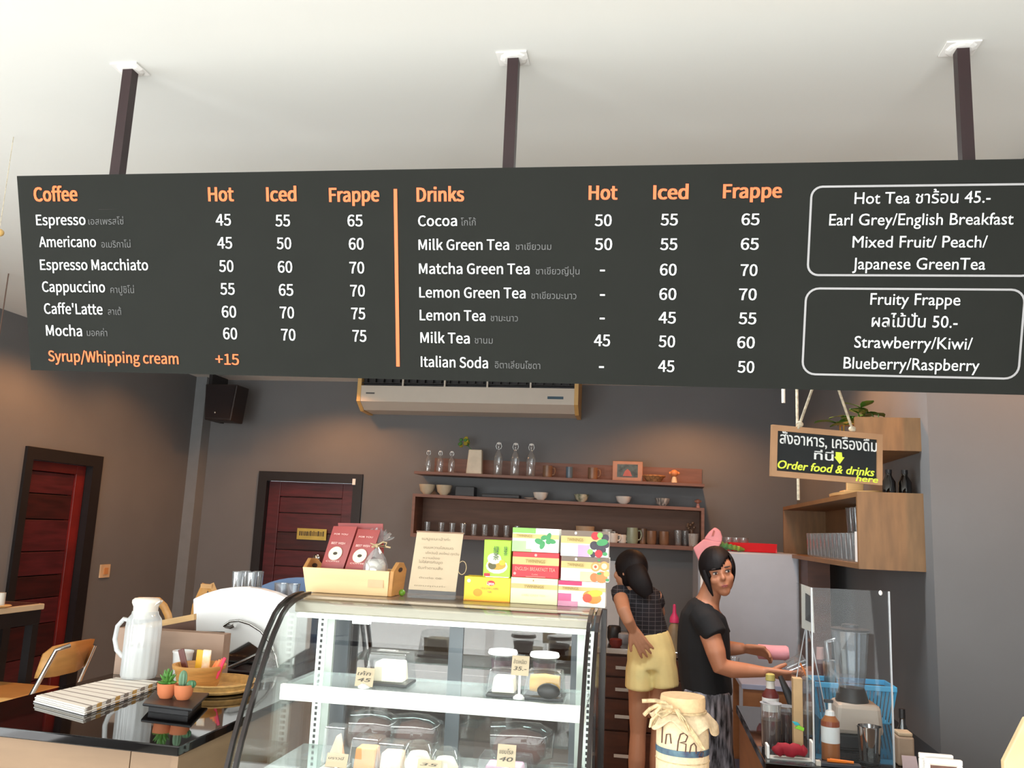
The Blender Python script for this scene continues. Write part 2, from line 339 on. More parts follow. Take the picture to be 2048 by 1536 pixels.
for x, y in ((1205, 541), (1205, 590), (1204.5, 637), (1203, 734)):
    a = onb(x-5, y+1.6); b = onb(x+5, y-1.6)
    obj('price_dash', MB().slab([BL+su*s_+sv*t_+nB*0.0015 for s_, t_ in ((a[0], a[1]), (b[0], a[1]), (b[0], b[1]), (a[0], b[1]))], -nB*0.0005), white_p, bd)
FB = [('Hot Tea ชาร้อน 45.-', 1708.5, 1979.7, 406.6), ('Earl Grey/English Breakfast', 1658, 2025.6, 450), ('Mixed Fruit/ Peach/', 1704.4, 1973.4, 495),
      ('Japanese GreenTea', 1704.4, 1969.6, 538.9), ('Fruity Frappe', 1740, 1919.6, 610), ('ผลไม้ปั่น 50.-', 1742.7, 1914, 654.4),
      ('Strawberry/Kiwi/', 1708, 1943.7, 697), ('Blueberry/Raspberry', 1686.4, 1957.6, 739.5)]
for r in FB: btext(*r, 23, white_p, 0.004, 'tea_text')
a = onb(787.5, 378); b = onb(794.5, 378); c = onb(797, 733)[1]
obj('divider_line', MB().slab([BL+su*s_+sv*t_+nB*0.0015 for s_, t_ in ((a[0], c), (b[0], c), (b[0], a[1]), (a[0], a[1]))], -nB*0.0005), orange, bd)
def rbox(l, r, bt, tp, rr, w_=0.0045):
    mb = MB(); pts = []
    for cx_, cy_, a0 in ((r-rr, tp-rr, 0), (l+rr, tp-rr, 90), (l+rr, bt+rr, 180), (r-rr, bt+rr, 270)):
        for k in range(7):
            an = math.radians(a0+15*k); pts.append((cx_, cy_, math.cos(an), math.sin(an)))
    n = len(pts); P = lambda q, R: BL+su*(q[0]+q[2]*R)+sv*(q[1]+q[3]*R)+nB*0.0012
    mb.add([P(q, rr) for q in pts]+[P(q, rr-w_) for q in pts], [(i, (i+1) % n, (i+1) % n+n, i+n) for i in range(n)])
    obj('outline', mb, line_p, bd)
rg = onb(2046, 660)[0]
rbox(onb(1617, 460)[0], rg+0.012, onb(1830, 553)[1], onb(1830, 369)[1], 0.025)
rbox(onb(1606, 665)[0], rg, onb(1830, 755)[1], onb(1830, 576)[1], 0.03)
rodm = mat('brown_rod_paint', '2c1a1c', 0.4)
for (px, py, qx) in ((262, 137, 232), (1028, 115, 1016), (1922, 95, 1932)):
    t = atz(px, py, ZC)
    rd = obj('support_rod', MB().box(t.x-0.0135, t.x+0.0135, t.y-0.0135, t.y+0.0135, (BL+sv*BH*0.97).z-0.06, ZC-0.004), rodm, bd)
    obj('ceiling_collar', MB().lathe([(0.034, -0.004), (0.03, -0.007), (0.022, -0.009), (0.0, -0.009)], (t.x, t.y, ZC), n=12).box(t.x-0.04, t.x+0.035, t.y-0.03, t.y+0.03, ZC-0.004, ZC-0.0005), mat('filler_white', 'f4f2ee', 0.8), rd)
    obj('bracket', MB().box(t.x-0.03, t.x+0.03, t.y-0.014, t.y+0.1, (BL+sv*BH*0.97).z-0.07, (BL+sv*BH*0.97).z-0.05), rodm, bd)

# ------------------------------------------------------------------ air conditioner and speaker
ya = 6.28
A = at(716, 765, ya); Bq = at(1157, 780, ya); zb_ = at(930, 806, ya).z; zm = at(930, 776, ya).z
ac = thing('air_conditioner', 'long white wall air conditioner just under the menu board', 'air conditioner', ((A.x+Bq.x)/2, ya+0.1, zb_-0.06))
x0, x1 = A.x, Bq.x
# body with a sloping underside
def acsec(x, inset=0): return [(x, ya, zm), (x, ya, zb_), (x, ya+0.10, zb_-0.055), (x, YB-0.001, zb_-0.06), (x, YB-0.001, zm+0.20), (x, ya+0.06, zm+0.20), (x, ya+0.06, zm)]
s0, s1 = acsec(x0+0.03), acsec(x1-0.03); n = len(s0)
obj('body', MB().add(s0+s1, [tuple(range(n)), tuple(range(2*n-1, n-1, -1))]+[(i, i+n, (i+1) % n+n, (i+1) % n) for i in range(n)]), ivory, ac)
for xa, xb in ((x0, x0+0.03), (x1-0.03, x1)):
    e0 = [(xa, ya-0.005, zm+0.2), (xa, ya-0.005, zb_), (xa, ya+0.1, zb_-0.065), (xa, YB-0.001, zb_-0.07), (xa, YB-0.001, zm+0.2)]
    obj('end_cap', MB().slab(e0, (xb-xa, 0, 0)), creamy, ac)
obj('grille_frame', MB().box(x0+0.03, x1-0.03, ya-0.002, ya+0.012, zm-0.005, zm+0.008).box(x0+0.03, x1-0.03, ya-0.002, ya+0.012, zm+0.19, zm+0.2), ivory, ac)
obj('grille_back', MB().box(x0+0.032, x1-0.032, ya+0.05, ya+0.058, zm+0.008, zm+0.19), dark_pl, ac)
nseg = 5; L_ = (x1-x0-0.06)/nseg
for k in range(1, nseg): obj('grille_bar', MB().box(x0+0.03+k*L_-0.006, x0+0.03+k*L_+0.006, ya-0.002, ya+0.02, zm+0.008, zm+0.19), ivory, ac)
for k in range(25): obj('grille_vane', MB().box(x0+0.07+k*(x1-x0-0.14)/24-0.002, x0+0.07+k*(x1-x0-0.14)/24+0.002, ya+0.01, ya+0.045, zm+0.04, zm+0.19), dark_pl, ac)
obj('louvre', MB().box(x0+0.032, x1-0.032, ya+0.005, ya+0.04, zm+0.028, zm+0.034), dark_pl, ac)
q = at(1095, 795, ya); obj('display', MB().box(q.x, q.x+0.12, ya-0.004, ya+0.001, q.z-0.012, q.z+0.008), mat('blue_display', '3b5a6b', 0.3), ac)
q = at(732, 786, ya); obj('maker_mark', MB().box(q.x, q.x+0.07, ya-0.002, ya+0.001, q.z-0.006, q.z+0.006), grey_p, ac)
ys = 6.12
A = at(411, 768, ys); Bq = at(466, 842, ys)
sp = thing('wall_speaker', 'dark brown loudspeaker mounted high on the column above the back door', 'speaker', ((A.x+Bq.x)/2, ys+0.1, Bq.z))
obj('cabinet', MB().slab([(A.x, ys, A.z), (A.x+0.02, ys, Bq.z+0.01), (Bq.x-0.02, ys, Bq.z), (Bq.x+0.01, ys, A.z)], (0.0, 0.2, 0.0)), mat('speaker_brown', '1f1412', 0.55), sp, bevel=0.008)
obj('grille', MB().slab([(A.x+0.015, ys-0.006, A.z-0.012), (A.x+0.032, ys-0.006, Bq.z+0.025), (Bq.x-0.032, ys-0.006, Bq.z+0.02), (Bq.x-0.005, ys-0.006, A.z-0.012)], (0, 0.008, 0)), mat('speaker_cloth', '1c1213', 0.9), sp)
q = at(430, 825, ys-0.01); obj('badge', MB().ell(q, 0.009), steel, sp, smooth=True)
obj('bracket', MB().box(A.x-0.02, A.x+0.1, ys+0.2, 6.47, A.z-0.2, A.z-0.1).box(A.x-0.03, A.x, ys+0.1, 6.47, A.z-0.27, A.z+0.1), dark_pl, sp)

# ------------------------------------------------------------------ back wall shelves
YS = 6.35
RZ = -0.0115                                                   # they hang a touch lower on the right
def zl(px0, py0, px1, py1, y=YS):
    a = at(px0, py0, y); b = at(px1, py1, y); return lambda x: a.z+(b.z-a.z)*(x-a.x)/(b.x-a.x)
X0, X1 = at(828, 947, YS).x, at(1409, 973, YS).x
z1 = zl(829, 942, 1408.6, 968); z2 = zl(826, 987, 1409, 1016); z3 = zl(826, 1066, 1385, 1093)
def plank(zf, x0, x1, th, y0=YS, y1=YB-0.001, mb=None):
    return (mb or MB()).hexa([(x0, y0, zf(x0)-th), (x1, y0, zf(x1)-th), (x1, y1, zf(x1)-th), (x0, y1, zf(x0)-th)], [(x0, y0, zf(x0)), (x1, y0, zf(x1)), (x1, y1, zf(x1)), (x0, y1, zf(x0))])
sh = thing('wall_shelf', 'open brown wooden ledge high on the back wall holding glass bottles', 'shelf', ((X0+X1)/2, 6.5, z1(X1)-0.02))
obj('board', plank(z1, X0, X1, 0.02), shelf_m, sh)
bk = at(905, 925, 6.58); bt_ = lambda x: z1(x)+0.125
obj('back_rail', plank(bt_, at(870, 930, YB).x, X1-0.005, 0.1245, YB-0.016), shelf_m, sh)
sh2 = thing('box_shelf', 'long brown wooden box shelf on the back wall holding mugs and glasses', 'shelf', ((X0+X1)/2, 6.5, z3(X1)-0.03))
obj('top_board', plank(z2, X0, X1, 0.022), shelf_m, sh2)
obj('bottom_board', plank(z3, X0, X1, 0.028), shelf_m, sh2)
dk = mat('brown_shelf_back', '6b4936', 0.6, var=0.1, scale=4, stretch=(1, 1, 8))
obj('back_panel', MB().slab([(X0, YB-0.013, z3(X0)), (X1, YB-0.013, z3(X1)), (X1, YB-0.013, z2(X1)-0.022), (X0, YB-0.013, z2(X0)-0.022)], (0, 0.012, 0)), dk, sh2)
for xa in (X0, X1-0.022): obj('end_panel', MB().hexa([(xa, YS, z3(xa)), (xa+0.022, YS, z3(xa)), (xa+0.022, YB-0.014, z3(xa)), (xa, YB-0.014, z3(xa))], [(xa, YS, z2(xa)-0.022), (xa+0.022, YS, z2(xa)-0.022), (xa+0.022, YB-0.014, z2(xa)-0.022), (xa, YB-0.014, z2(xa)-0.022)]), shelf_m, sh2)
YO = 6.44
def px2x(px, y=YO): return at(px, 1000, y).x
def bottle(h, r):
    b = thing('swing_top_bottle', '-', 'bottle', (0, 0, 0))
    obj('glass_body', MB().lathe([(r*.9, 0), (r, 0.01), (r, h*.55), (r*.8, h*.64), (r*.36, h*.76), (r*.33, h*.9), (r*.42, h*.92), (r*.42, h*.94)], n=16), glr, b, smooth=True)
    obj('stopper', MB().lathe([(r*.38, h*.945), (r*.42, h*.97), (r*.25, h)], n=12), whitepl, b, smooth=True)
    obj('wire_bail', MB().loft([(-r*.4, 0, h*.8), (-r*.62, 0, h*.88), (-r*.4, 0, h*.985), (0, 0, h*1.005), (r*.4, 0, h*.985), (r*.62, 0, h*.88), (r*.4, 0, h*.8)], 0.0022, 6), steel, b)
    return b
hb, hs = 67*6.44/FPX*1.0, 45*6.44/FPX
bb = bottle(hb, 0.036); bs = bottle(hs, 0.026)
for i, (px, wd) in enumerate(((852, 'leftmost'), (876, 'middle'), (899, 'rightmost'))):
    o = bs if i == 0 else dup(bs, (0, 0, 0)); o.location = (px2x(px), YO, z1(px2x(px))); o['label'] = wd+' of the three small swing-top bottles at the left end of the top ledge'; o['group'] = 'small swing-top bottles'
for i, (px, wd) in enumerate(((993, 'leftmost'), (1027, 'middle'), (1059, 'rightmost'))):
    o = bb if i == 0 else dup(bb, (0, 0, 0)); o.location = (px2x(px), YO, z1(px2x(px))); o['label'] = wd+' of the three tall swing-top bottles right of the white vase on the top ledge'; o['group'] = 'tall swing-top bottles'
# white vase with flower
x = px2x(946); z = z1(x); v = thing('flat_vase', 'cream tapered vase with a yellow sprig between the two bottle groups', 'vase', (x, YO, z))
hv = 50*6.44/FPX
obj('body', MB().hexa([(x-0.062, YO-0.03, z), (x+0.062, YO-0.03, z), (x+0.062, YO+0.03, z), (x-0.062, YO+0.03, z)], [(x-0.048, YO-0.025, z+hv), (x+0.055, YO-0.025, z+hv), (x+0.055, YO+0.025, z+hv), (x-0.048, YO+0.025, z+hv)]), mat('cream_ceramic', 'd9cfb8', 0.4), v, bevel=0.006)
obj('stem', MB().loft([(x-0.02, YO, z+hv-0.01), (x-0.05, YO, z+hv+0.02), (x-0.09, YO, z+hv+0.05)], 0.003, 6), green_l, v)
yf = mat('yellow_flower', 'a99b22', 0.6, var=0.2)
for k in range(16):
    q = Vector((x-0.09+random.uniform(-.035, .035), YO+random.uniform(-.03, .03), z+hv+0.055+random.uniform(-.03, .035)))
    obj('petal', MB().ell(q, (0.015, 0.008, 0.013), 8, 5), yf if k % 3 else green_l, v)
# mugs
def mug(r, h, m_, handle=1, taper=.9, ins=None):
    b = thing('mug', '-', 'mug', (0, 0, 0))
    obj('cup', MB().lathe([(r*taper, 0), (r, h*.15), (r, h), (r*.88, h), (r*.85, h*.2), (0, h*.15)], n=20), m_, b, smooth=True)
    if handle:
        obj('handle', MB().loft([(r*.95*handle, 0, h*.8), (r*1.45*handle, 0, h*.82), (r*1.6*handle, 0, h*.55), (r*1.4*handle, 0, h*.28), (r*.95*handle, 0, h*.22)], 0.006, 8), m_, b, smooth=True)
    return b
brown_mug = mat('stoneware_brown', '8c6a50', 0.35, var=0.15); green_mug = mat('celadon', '94a088', 0.3, var=0.08); blue_mug = mat('slate_blue_glaze', '5f7382', 0.3, var=0.1)
def setm(o, px, zf, lab, group=None, y=YO, rz=0):
    x = px2x(px, y); o.location = (x, y, zf(x)); o.rotation_euler.z = rz; o['label'] = lab
    if group: o['group'] = group
    return o
m1 = mug(0.036, 0.09, brown_mug); setm(m1, 1093, z1, 'brown stoneware mug just right of the tall bottles on the top ledge', 'brown mugs on the ledge')
m2 = mug(0.026, 0.088, blue_mug, 0); setm(m2, 1137, z1, 'narrow slate blue cup between two brown mugs on the top ledge')
m3 = dup(m1, (0, 0, 0)); setm(m3, 1184, z1, 'brown stoneware mug left of the framed picture on the top ledge', 'brown mugs on the ledge')
# picture, basket, figurine
x = px2x(1254); z = z1(x); pw, ph = 0.112, 39*6.44/FPX
fr = thing('picture_frame', 'small pink framed picture standing on the top ledge', 'picture', (x, YO, z))
obj('frame', MB().box(x-pw, x+pw, YO-0.012, YO+0.012, z, z+ph), mat('pinkish_frame', 'b78a72', 0.5), fr, bevel=0.004)
obj('print', MB().box(x-pw*.68, x+pw*.68, YO-0.0135, YO-0.012, z+ph*.2, z+ph*.85), mat('teal_print', '56686a', 0.5, var=0.3, scale=25), fr)
obj('print_motif', MB().slab([(x-0.035, YO-0.0145, z+ph*.25), (x+0.035, YO-0.0145, z+ph*.25), (x+0.02, YO-0.0145, z+ph*.5), (x, YO-0.0145, z+ph*.62), (x-0.02, YO-0.0145, z+ph*.5)], (0, 0.001, 0)), mat('rose_motif', 'b9655c', 0.5), fr)
x = px2x(1307); z = z1(x)
bw = thing('woven_basket', 'low tan woven basket beside the framed picture on the top ledge', 'basket', (x, YO, z))
wick = mat('wicker', 'b98757', 0.7, var=0.25, scale=60, bump=0.4)
obj('bowl', MB().lathe([(0.05, 0), (0.068, 0.028), (0.082, 0.045), (0.076, 0.045), (0.062, 0.02), (0, 0.008)], (x, YO, z)), wick, bw, smooth=True)
obj('rim', MB().loft([(x+0.082*math.cos(t*PI/8), YO+0.082*math.sin(t*PI/8), z+0.046) for t in range(17)], 0.006, 6), wick, bw)
def figurine(x, y, z, s, lab, m_, m2_):
    f = thing('figurine', lab, 'figurine', (x, y, z))
    obj('head', MB().ell((x, y, z+s*.68), (s*.27, s*.25, s*.24)), m_, f, smooth=True)
    obj('ears', MB().ell((x-s*.27, y, z+s*.68), (s*.1, s*.06, s*.11), 10, 6).ell((x+s*.27, y, z+s*.68), (s*.1, s*.06, s*.11), 10, 6), m_, f, smooth=True)
    obj('body', MB().lathe([(s*.2, 0), (s*.21, s*.12), (s*.13, s*.45)], (x, y, z), 14), m2_, f, smooth=True)
    obj('feet', MB().ell((x-s*.1, y-s*.12, z+s*.05), (s*.08, s*.12, s*.05), 8, 6).ell((x+s*.1, y-s*.12, z+s*.05), (s*.08, s*.12, s*.05), 8, 6), m2_, f, smooth=True)
fm = mat('figurine_orange', 'd98f5c', 0.4)
x = px2x(1348); figurine(x, YO, z1(x), 0.11, 'orange and cream round-headed figurine at the right end of the top ledge', fm, mat('figurine_cream', 'e8d5b5', 0.4))
x = px2x(1396); figurine(x, YO, z2(x), 0.072, 'tiny pink figurine at the right end on top of the box shelf', mat('figurine_pink', 'a9705c', 0.4), mat('figurine_rose', 'c08a80', 0.4))
# bowls on the box shelf
def bowl(r, h, m_, inner=None):
    b = thing('bowl', '-', 'bowl', (0, 0, 0))
    obj('bowl_wall', MB().lathe([(r*.45, 0), (r*.48, h*.08), (r*.8, h*.35), (r, h), (r*.94, h), (r*.72, h*.4), (0, h*.15)], n=22), m_, b, smooth=True)
    obj('foot_ring', MB().lathe([(r*.4, 0), (r*.42, h*.1)], n=18), m_, b); return b
b1 = bowl(0.064, 0.078, mat('cream_bowl', 'c8bca2', 0.35))
setm(b1, 853, z2, 'large cream bowl at the far left end on the box shelf'); b2 = dup(b1, (0, 0, 0)); setm(b2, 887, z2, 'large cream bowl second from the left on the box shelf')
b3 = bowl(0.059, 0.058, ceram); setm(b3, 1081, z2, 'plain white bowl with a small saucer at its left on the box shelf')
camo = mat('green_dab_bowl', 'cfcab2', 0.35, col2='4f5f45', scale=22); setm(bowl(0.057, 0.058, camo), 1163, z2, 'white bowl dabbed with green in the middle of the box shelf')
b5 = dup(b3, (0, 0, 0)); setm(b5, 1247, z2, 'plain white bowl right of the green dabbed bowl')
stripe = mat('striped_bowl', 'd6d3c8', 0.35, col2='474b4c', scale=14, stretch=(4, 4, .2)); setm(bowl(0.055, 0.058, stripe), 1325, z2, 'white bowl with dark stripes toward the right of the box shelf')
x = px2x(1060); obj('saucer', MB().lathe([(0.02, 0), (0.045, 0.012), (0.04, 0.014), (0, 0.006)], (x, YO-0.02, z2(x))), ceram, label='tiny white saucer touching the plain white bowl', cat='saucer', smooth=True)
x = px2x(930); bxk = obj('black_box', MB().box(x-0.075, x+0.075, YO-0.03, YO+0.08, z2(x), z2(x)+0.075), dark_pl, label='black box on the box shelf right of the cream bowls', cat='box', bevel=0.004)
x = px2x(1003); obj('black_tray', MB().box(x-0.15, x+0.14, YO-0.03, YO+0.08, z2(x)+0.001, z2(x)+0.028), dark_pl, label='flat black tray lying on the box shelf left of the white bowls', cat='tray', bevel=0.004)
# glasses inside the box shelf
def tumbler(r, h, m_=glr, name='drinking_glass', cat='glass'):
    b = thing(name, '-', cat, (0, 0, 0))
    obj('glass_wall', MB().lathe([(r*.78, 0), (r*.8, 0.003), (r, h), (r*.94, h), (r*.74, 0.01), (0, 0.01)], n=18, cap=True), m_, b, smooth=True)
    obj('rim', MB().lathe([(r*.93, h), (r*1.0, h+0.0015), (r*1.02, h), (r*1.0, h-0.002)], n=18, cap=None), m_, b); return b
tg = tumbler(0.025, 0.088)
for i in range(9):
    px = 858 + i*0 if i == 0 else 886+(i-1)*21.6
    o = tg if i == 0 else dup(tg, (0, 0, 0))
    setm(o, px, z3, 'small clear tumbler in the row along the left half of the box shelf', 'row of small tumblers in the box shelf')
x = px2x(1130); obj('black_case', MB().box(x-0.1, x+0.1, YO+0.02, YO+0.1, z3(x)+0.001, z3(x)+0.075), dark_pl, label='dark flat case at the back of the box shelf', cat='box', bevel=0.004)
x = px2x(1172); obj('paper_cup_stack', MB().lathe([(0.058, 0), (0.072, 0.11), (0.066, 0.11), (0.054, 0.01)], (x, YO, z3(x)), 24), mat('beige_tub', 'b49a7c', 0.6), label='beige round tub in the middle of the box shelf', cat='tub', smooth=True)
x = px2x(1060); obj('dark_bowl', MB().lathe([(0.02, 0), (0.055, 0.03), (0.05, 0.03), (0, 0.01)], (x, YO, z3(x))), brown_mug, label='low brown bowl right of the small tumblers', cat='bowl', smooth=True)
tea = mug(0.028, 0.055, ceram); setm(tea, 1200, z3, 'small white teacup nearest the beige tub', rz=.5)
jugm = mug(0.038, 0.095, ceram); setm(jugm, 1216, z3, 'taller white cream jug among the teacups', y=YO+0.06)
o = dup(tea, (0, 0, 0)); setm(o, 1228, z3, 'white teacup just in front of the white cream jug', y=YO-0.03); o.scale = (1.25, 1.25, 1.25)
o = dup(tea, (0, 0, 0)); setm(o, 1246, z3, 'white teacup beside the pale green mug'); o.scale = (1.1, 1.1, 1.1)
gm = mug(0.042, 0.115, green_mug); setm(gm, 1266, z3, 'tall pale green mug in the box shelf')
bm = mug(0.028, 0.112, brown_mug); setm(bm, 1287, z3, 'tall narrow brown mug touching the pale green mug', y=YO+0.04)
bm2 = mug(0.036, 0.098, brown_mug, 0, .8); setm(bm2, 1304, z3, 'brown handleless cup, left of a matching pair'); o = dup(bm2, (0, 0, 0)); setm(o, 1329, z3, 'brown handleless cup, right of a matching pair')
st = tumbler(0.03, 0.11)
for px, y in ((1357, YO), (1371, YO+0.06)):
    o = st if px == 1357 else dup(st, (0, 0, 0)); setm(o, px, z3, 'tall clear tumbler at the right end of the box shelf', 'tall tumblers right end', y=y)
ct = tumbler(0.04, 0.09, glass('ribbed_glass', (.9, .92, .92), .2, .8, haze=.25)); setm(ct, 1387, z3, 'wide ribbed glass in front of the pink cloth', y=YO-0.04)
x = px2x(1384, 6.5); dfl = thing('dried_flower_jar', 'brown bottle with dried flowers behind the ribbed glass', 'vase', (x, 6.53, z3(x)))
obj('jar', MB().lathe([(0.02, 0), (0.022, 0.06), (0.012, 0.1), (0.014, 0.12)], (x, 6.53, z3(x)), 12), brown_mug, dfl, smooth=True)
for k in range(6): obj('flower_head', MB().ell((x+random.uniform(-.03, .03), 6.53, z3(x)+0.14+random.uniform(-.015, .03)), 0.011, 8, 5), brown_mug, dfl)

# ------------------------------------------------------------------ crates on the right wall
n_ = atx(1856, 1065, XR); pr = at(1716, 1060, n_.y); XP = pr.x; YN = n_.y; YFAR = 5.52
zt, zb = 1.785, 1.483
cr = thing('wall_crate', 'open oak box shelf on the right wall filled with glasses', 'shelf', ((XP+XR)/2, (YN+YFAR)/2, zb))
t = 0.02
obj('end_panel', MB().box(XP, XR-0.001, YN, YN+t, zb, zt), crate_m, cr)
obj('end_panel', MB().box(XP, XR-0.001, YFAR-t, YFAR, zb, zt), crate_m, cr)
obj('top_board', MB().box(XP, XR-0.001, YN+t, YFAR-t, zt-t, zt), crate_m, cr)
obj('bottom_board', MB().box(XP, XR-0.001, YN+t, YFAR-t, zb, zb+t), crate_m, cr)
obj('back_panel', MB().box(XR-0.012, XR-0.001, YN+t, YFAR-t, zb+t, zt-t), crate_m, cr)
g2 = tumbler(0.036, 0.12)
k = 0
for r in range(2):
    for i in range(13):
        y = YN+0.16+i*0.094; x = XP+0.06+r*0.09
        o = g2 if k == 0 else dup(g2, (0, 0, 0)); o.location = (x, y, zb+t); o['label'] = 'clear drinking glass standing in rows in the oak wall box'; o['group'] = 'glasses in the oak wall box'; k += 1
for i in range(7):
    o = dup(g2, (XP+0.15, YN+0.16+i*0.098, zb+t+0.124)); o['label'] = 'clear glass stacked on the back row in the oak wall box'; o['group'] = 'stacked glasses in the oak wall box'
nh = thing('napkin_holder', 'black holder with white napkins at the near end of the oak wall box', 'napkin holder', (XP+0.05, YN+0.07, zb+t))
obj('holder', MB().box(XP+0.02, XP+0.12, YN+0.085, YN+0.093, zb+t, zb+t+0.11).box(XP+0.02, XP+0.12, YN+0.03, YN+0.093, zb+t, zb+t+0.005), dark_pl, nh)
obj('napkins', MB().box(XP+0.005, XP+0.115, YN+0.032, YN+0.082, zb+t+0.006, zb+t+0.125), whitepl, nh)
# upper crate
uzt, uzb = 2.085, 1.952; UP = at(1711, 870, YN).x
uc = thing('planter_crate', 'shallow oak wall box above the glass box, with green plants in it', 'shelf', ((UP+XR)/2, YN+0.6, uzb))
UF = YN+0.62
obj('end_panel', MB().box(UP, XR-0.001, YN, YN+t, uzb, uzt), crate_m, uc)
obj('end_panel', MB().box(UP, XR-0.001, UF-t, UF, uzb, uzt-0.04), crate_m, uc)
obj('bottom_board', MB().box(UP, XR-0.001, YN+t, UF-t, uzb, uzb+t), crate_m, uc)
obj('back_panel', MB().box(XR-0.014, XR-0.001, YN+t, UF-t, uzb+t, uzt), crate_m, uc)
def leafmb(base, d, L, W_, droop=0.3, mb=None):
    mb = mb or MB(); base = Vector(base); d = Vector(d).normalized(); s_ = d.cross(UZ); s_ = s_.normalized() if s_.length > .01 else Vector((1, 0, 0))
    vs = []
    for i, wq in enumerate((0.08, .75, 1, .7, .02)):
        u_ = i/4; c_ = base+d*L*u_-UZ*droop*L*u_*u_; vs += [c_-s_*W_*wq/2, c_-UZ*0.004, c_+s_*W_*wq/2]
    fs = []
    for i in range(4): fs += [(3*i, 3*i+1, 3*i+4, 3*i+3), (3*i+1, 3*i+2, 3*i+5, 3*i+4)]
    return mb.add(vs, fs)
leaf_g = mat('ivy_green', '4c7d2b', 0.45, var=0.25, scale=20)
def ivy(name, lab, base, spots, pot=True):
    p = thing(name, lab, 'plant', base)
    if pot: obj('pot', MB().lathe([(0.035, 0), (0.05, 0.07), (0.045, 0.07), (0.04, 0.06), (0, 0.06)], base, 16), terra, p, smooth=True)
    for q in spots:
        q = Vector(q); top = Vector(base)+UZ*0.06
        obj('stem', MB().loft([top, (top+q)/2+UZ*0.04, q], 0.003, 5), leaf_g, p)
        for k in range(2):
            an = random.uniform(0, 2*PI); obj('leaf', leafmb(q, (math.cos(an), math.sin(an)*.6, random.uniform(-.1, .6)), random.uniform(.07, .1), random.uniform(.055, .08)), leaf_g, p, smooth=True)
    return p
bx_ = UP+0.09; by_ = YN+0.2
ivy('potted_ivy', 'green leafy potted plant trailing from the upper oak wall box', (bx_, by_, uzb+t), [at(*q, YN+0.12) for q in ((1700, 818), (1722, 815), (1688, 832), (1672, 845), (1695, 848), (1705, 835))])
yb2 = YN+0.45
ivy('yellow_flower_pot', 'small potted plant with yellow blooms behind the upper oak panel', (UP+0.2, yb2, uzb+t), [at(1743, 827, yb2), at(1757, 826, yb2)])
q = at(1743, 827, YN+0.2); 
cnd = thing('lit_lantern', 'small glowing candle lantern behind the order sign', 'lantern', (UP+0.07, YN+0.4, uzb+t))
lp = (UP+0.07, YN+0.4, uzb+t)
obj('frame', MB().box(lp[0]-.04, lp[0]+.04, lp[1]-.04, lp[1]+.04, lp[2], lp[2]+.01).box(lp[0]-.04, lp[0]+.04, lp[1]-.04, lp[1]+.04, lp[2]+.13, lp[2]+.145), mat('brass', 'c89b4a', .3, metal=1), cnd)
for dx, dy in ((-.04, -.04), (.034, -.04), (-.04, .034), (.034, .034)): obj('post', MB().box(lp[0]+dx, lp[0]+dx+.006, lp[1]+dy, lp[1]+dy+.006, lp[2]+.01, lp[2]+.13), MATS['brass'], cnd)
obj('candle', MB().lathe([(.022, .01), (.022, .085), (0, .09)], lp, 12), mat('candle_glow', 'ffcf80', emit=3), cnd)
# things on top of the glass crate
ty = 4.1
q = at(1690, 990, ty)
obj('round_wooden_tray', MB().lathe([(0.10, 0), (0.118, 0.006), (0.12, 0.018), (0.112, 0.018), (0.105, 0.01), (0, 0.01)], ((XP+XR)/2, ty, zt+0.0005), 32, sy=2.6), pale_w, label='wide oval wooden tray lying on the glass box', cat='tray', smooth=True)
ws = at(1663, 975, ty)
wsd = thing('wooden_stand', 'small pale wooden stand below the hanging order sign', 'stand', (XP+0.08, ty-0.1, zt+0.02))
c_ = Vector((XP+0.08, ty-0.1, zt+0.011))
obj('base', MB().box(c_.x-0.05, c_.x+0.05, c_.y-0.05, c_.y+0.05, c_.z, c_.z+0.015), pale_w, wsd, bevel=0.003)
obj('upright', MB().slab([(c_.x-0.03, c_.y-0.01, c_.z+0.015), (c_.x+0.04, c_.y-0.01, c_.z+0.015), (c_.x+0.05, c_.y-0.01, c_.z+0.12), (c_.x-0.03, c_.y-0.01, c_.z+0.12)], (0, 0.02, 0)), pale_w, wsd, bevel=0.003)
dg = glass('brown_glass', (0.12, 0.08, 0.06), 0.1, 0.5)
for px, lab in ((1778, 'dark glass bottle on the glass box, nearer the order sign'), (1810, 'dark glass bottle on the glass box, nearer the right wall')):
    q = at(px, 975, YN+0.12)
    bt = thing('dark_bottle', lab, 'bottle', (q.x, YN+0.12, zt))
    obj('glass_body', MB().lathe([(0.026, 0), (0.026, 0.05), (0.012, 0.075), (0.012, 0.085)], (q.x, YN+0.12, zt), 14), dg, bt, smooth=True)
    obj('cap', MB().lathe([(0.013, 0.085), (0.013, 0.1), (0, 0.1)], (q.x, YN+0.12, zt), 12), dark_pl, bt)

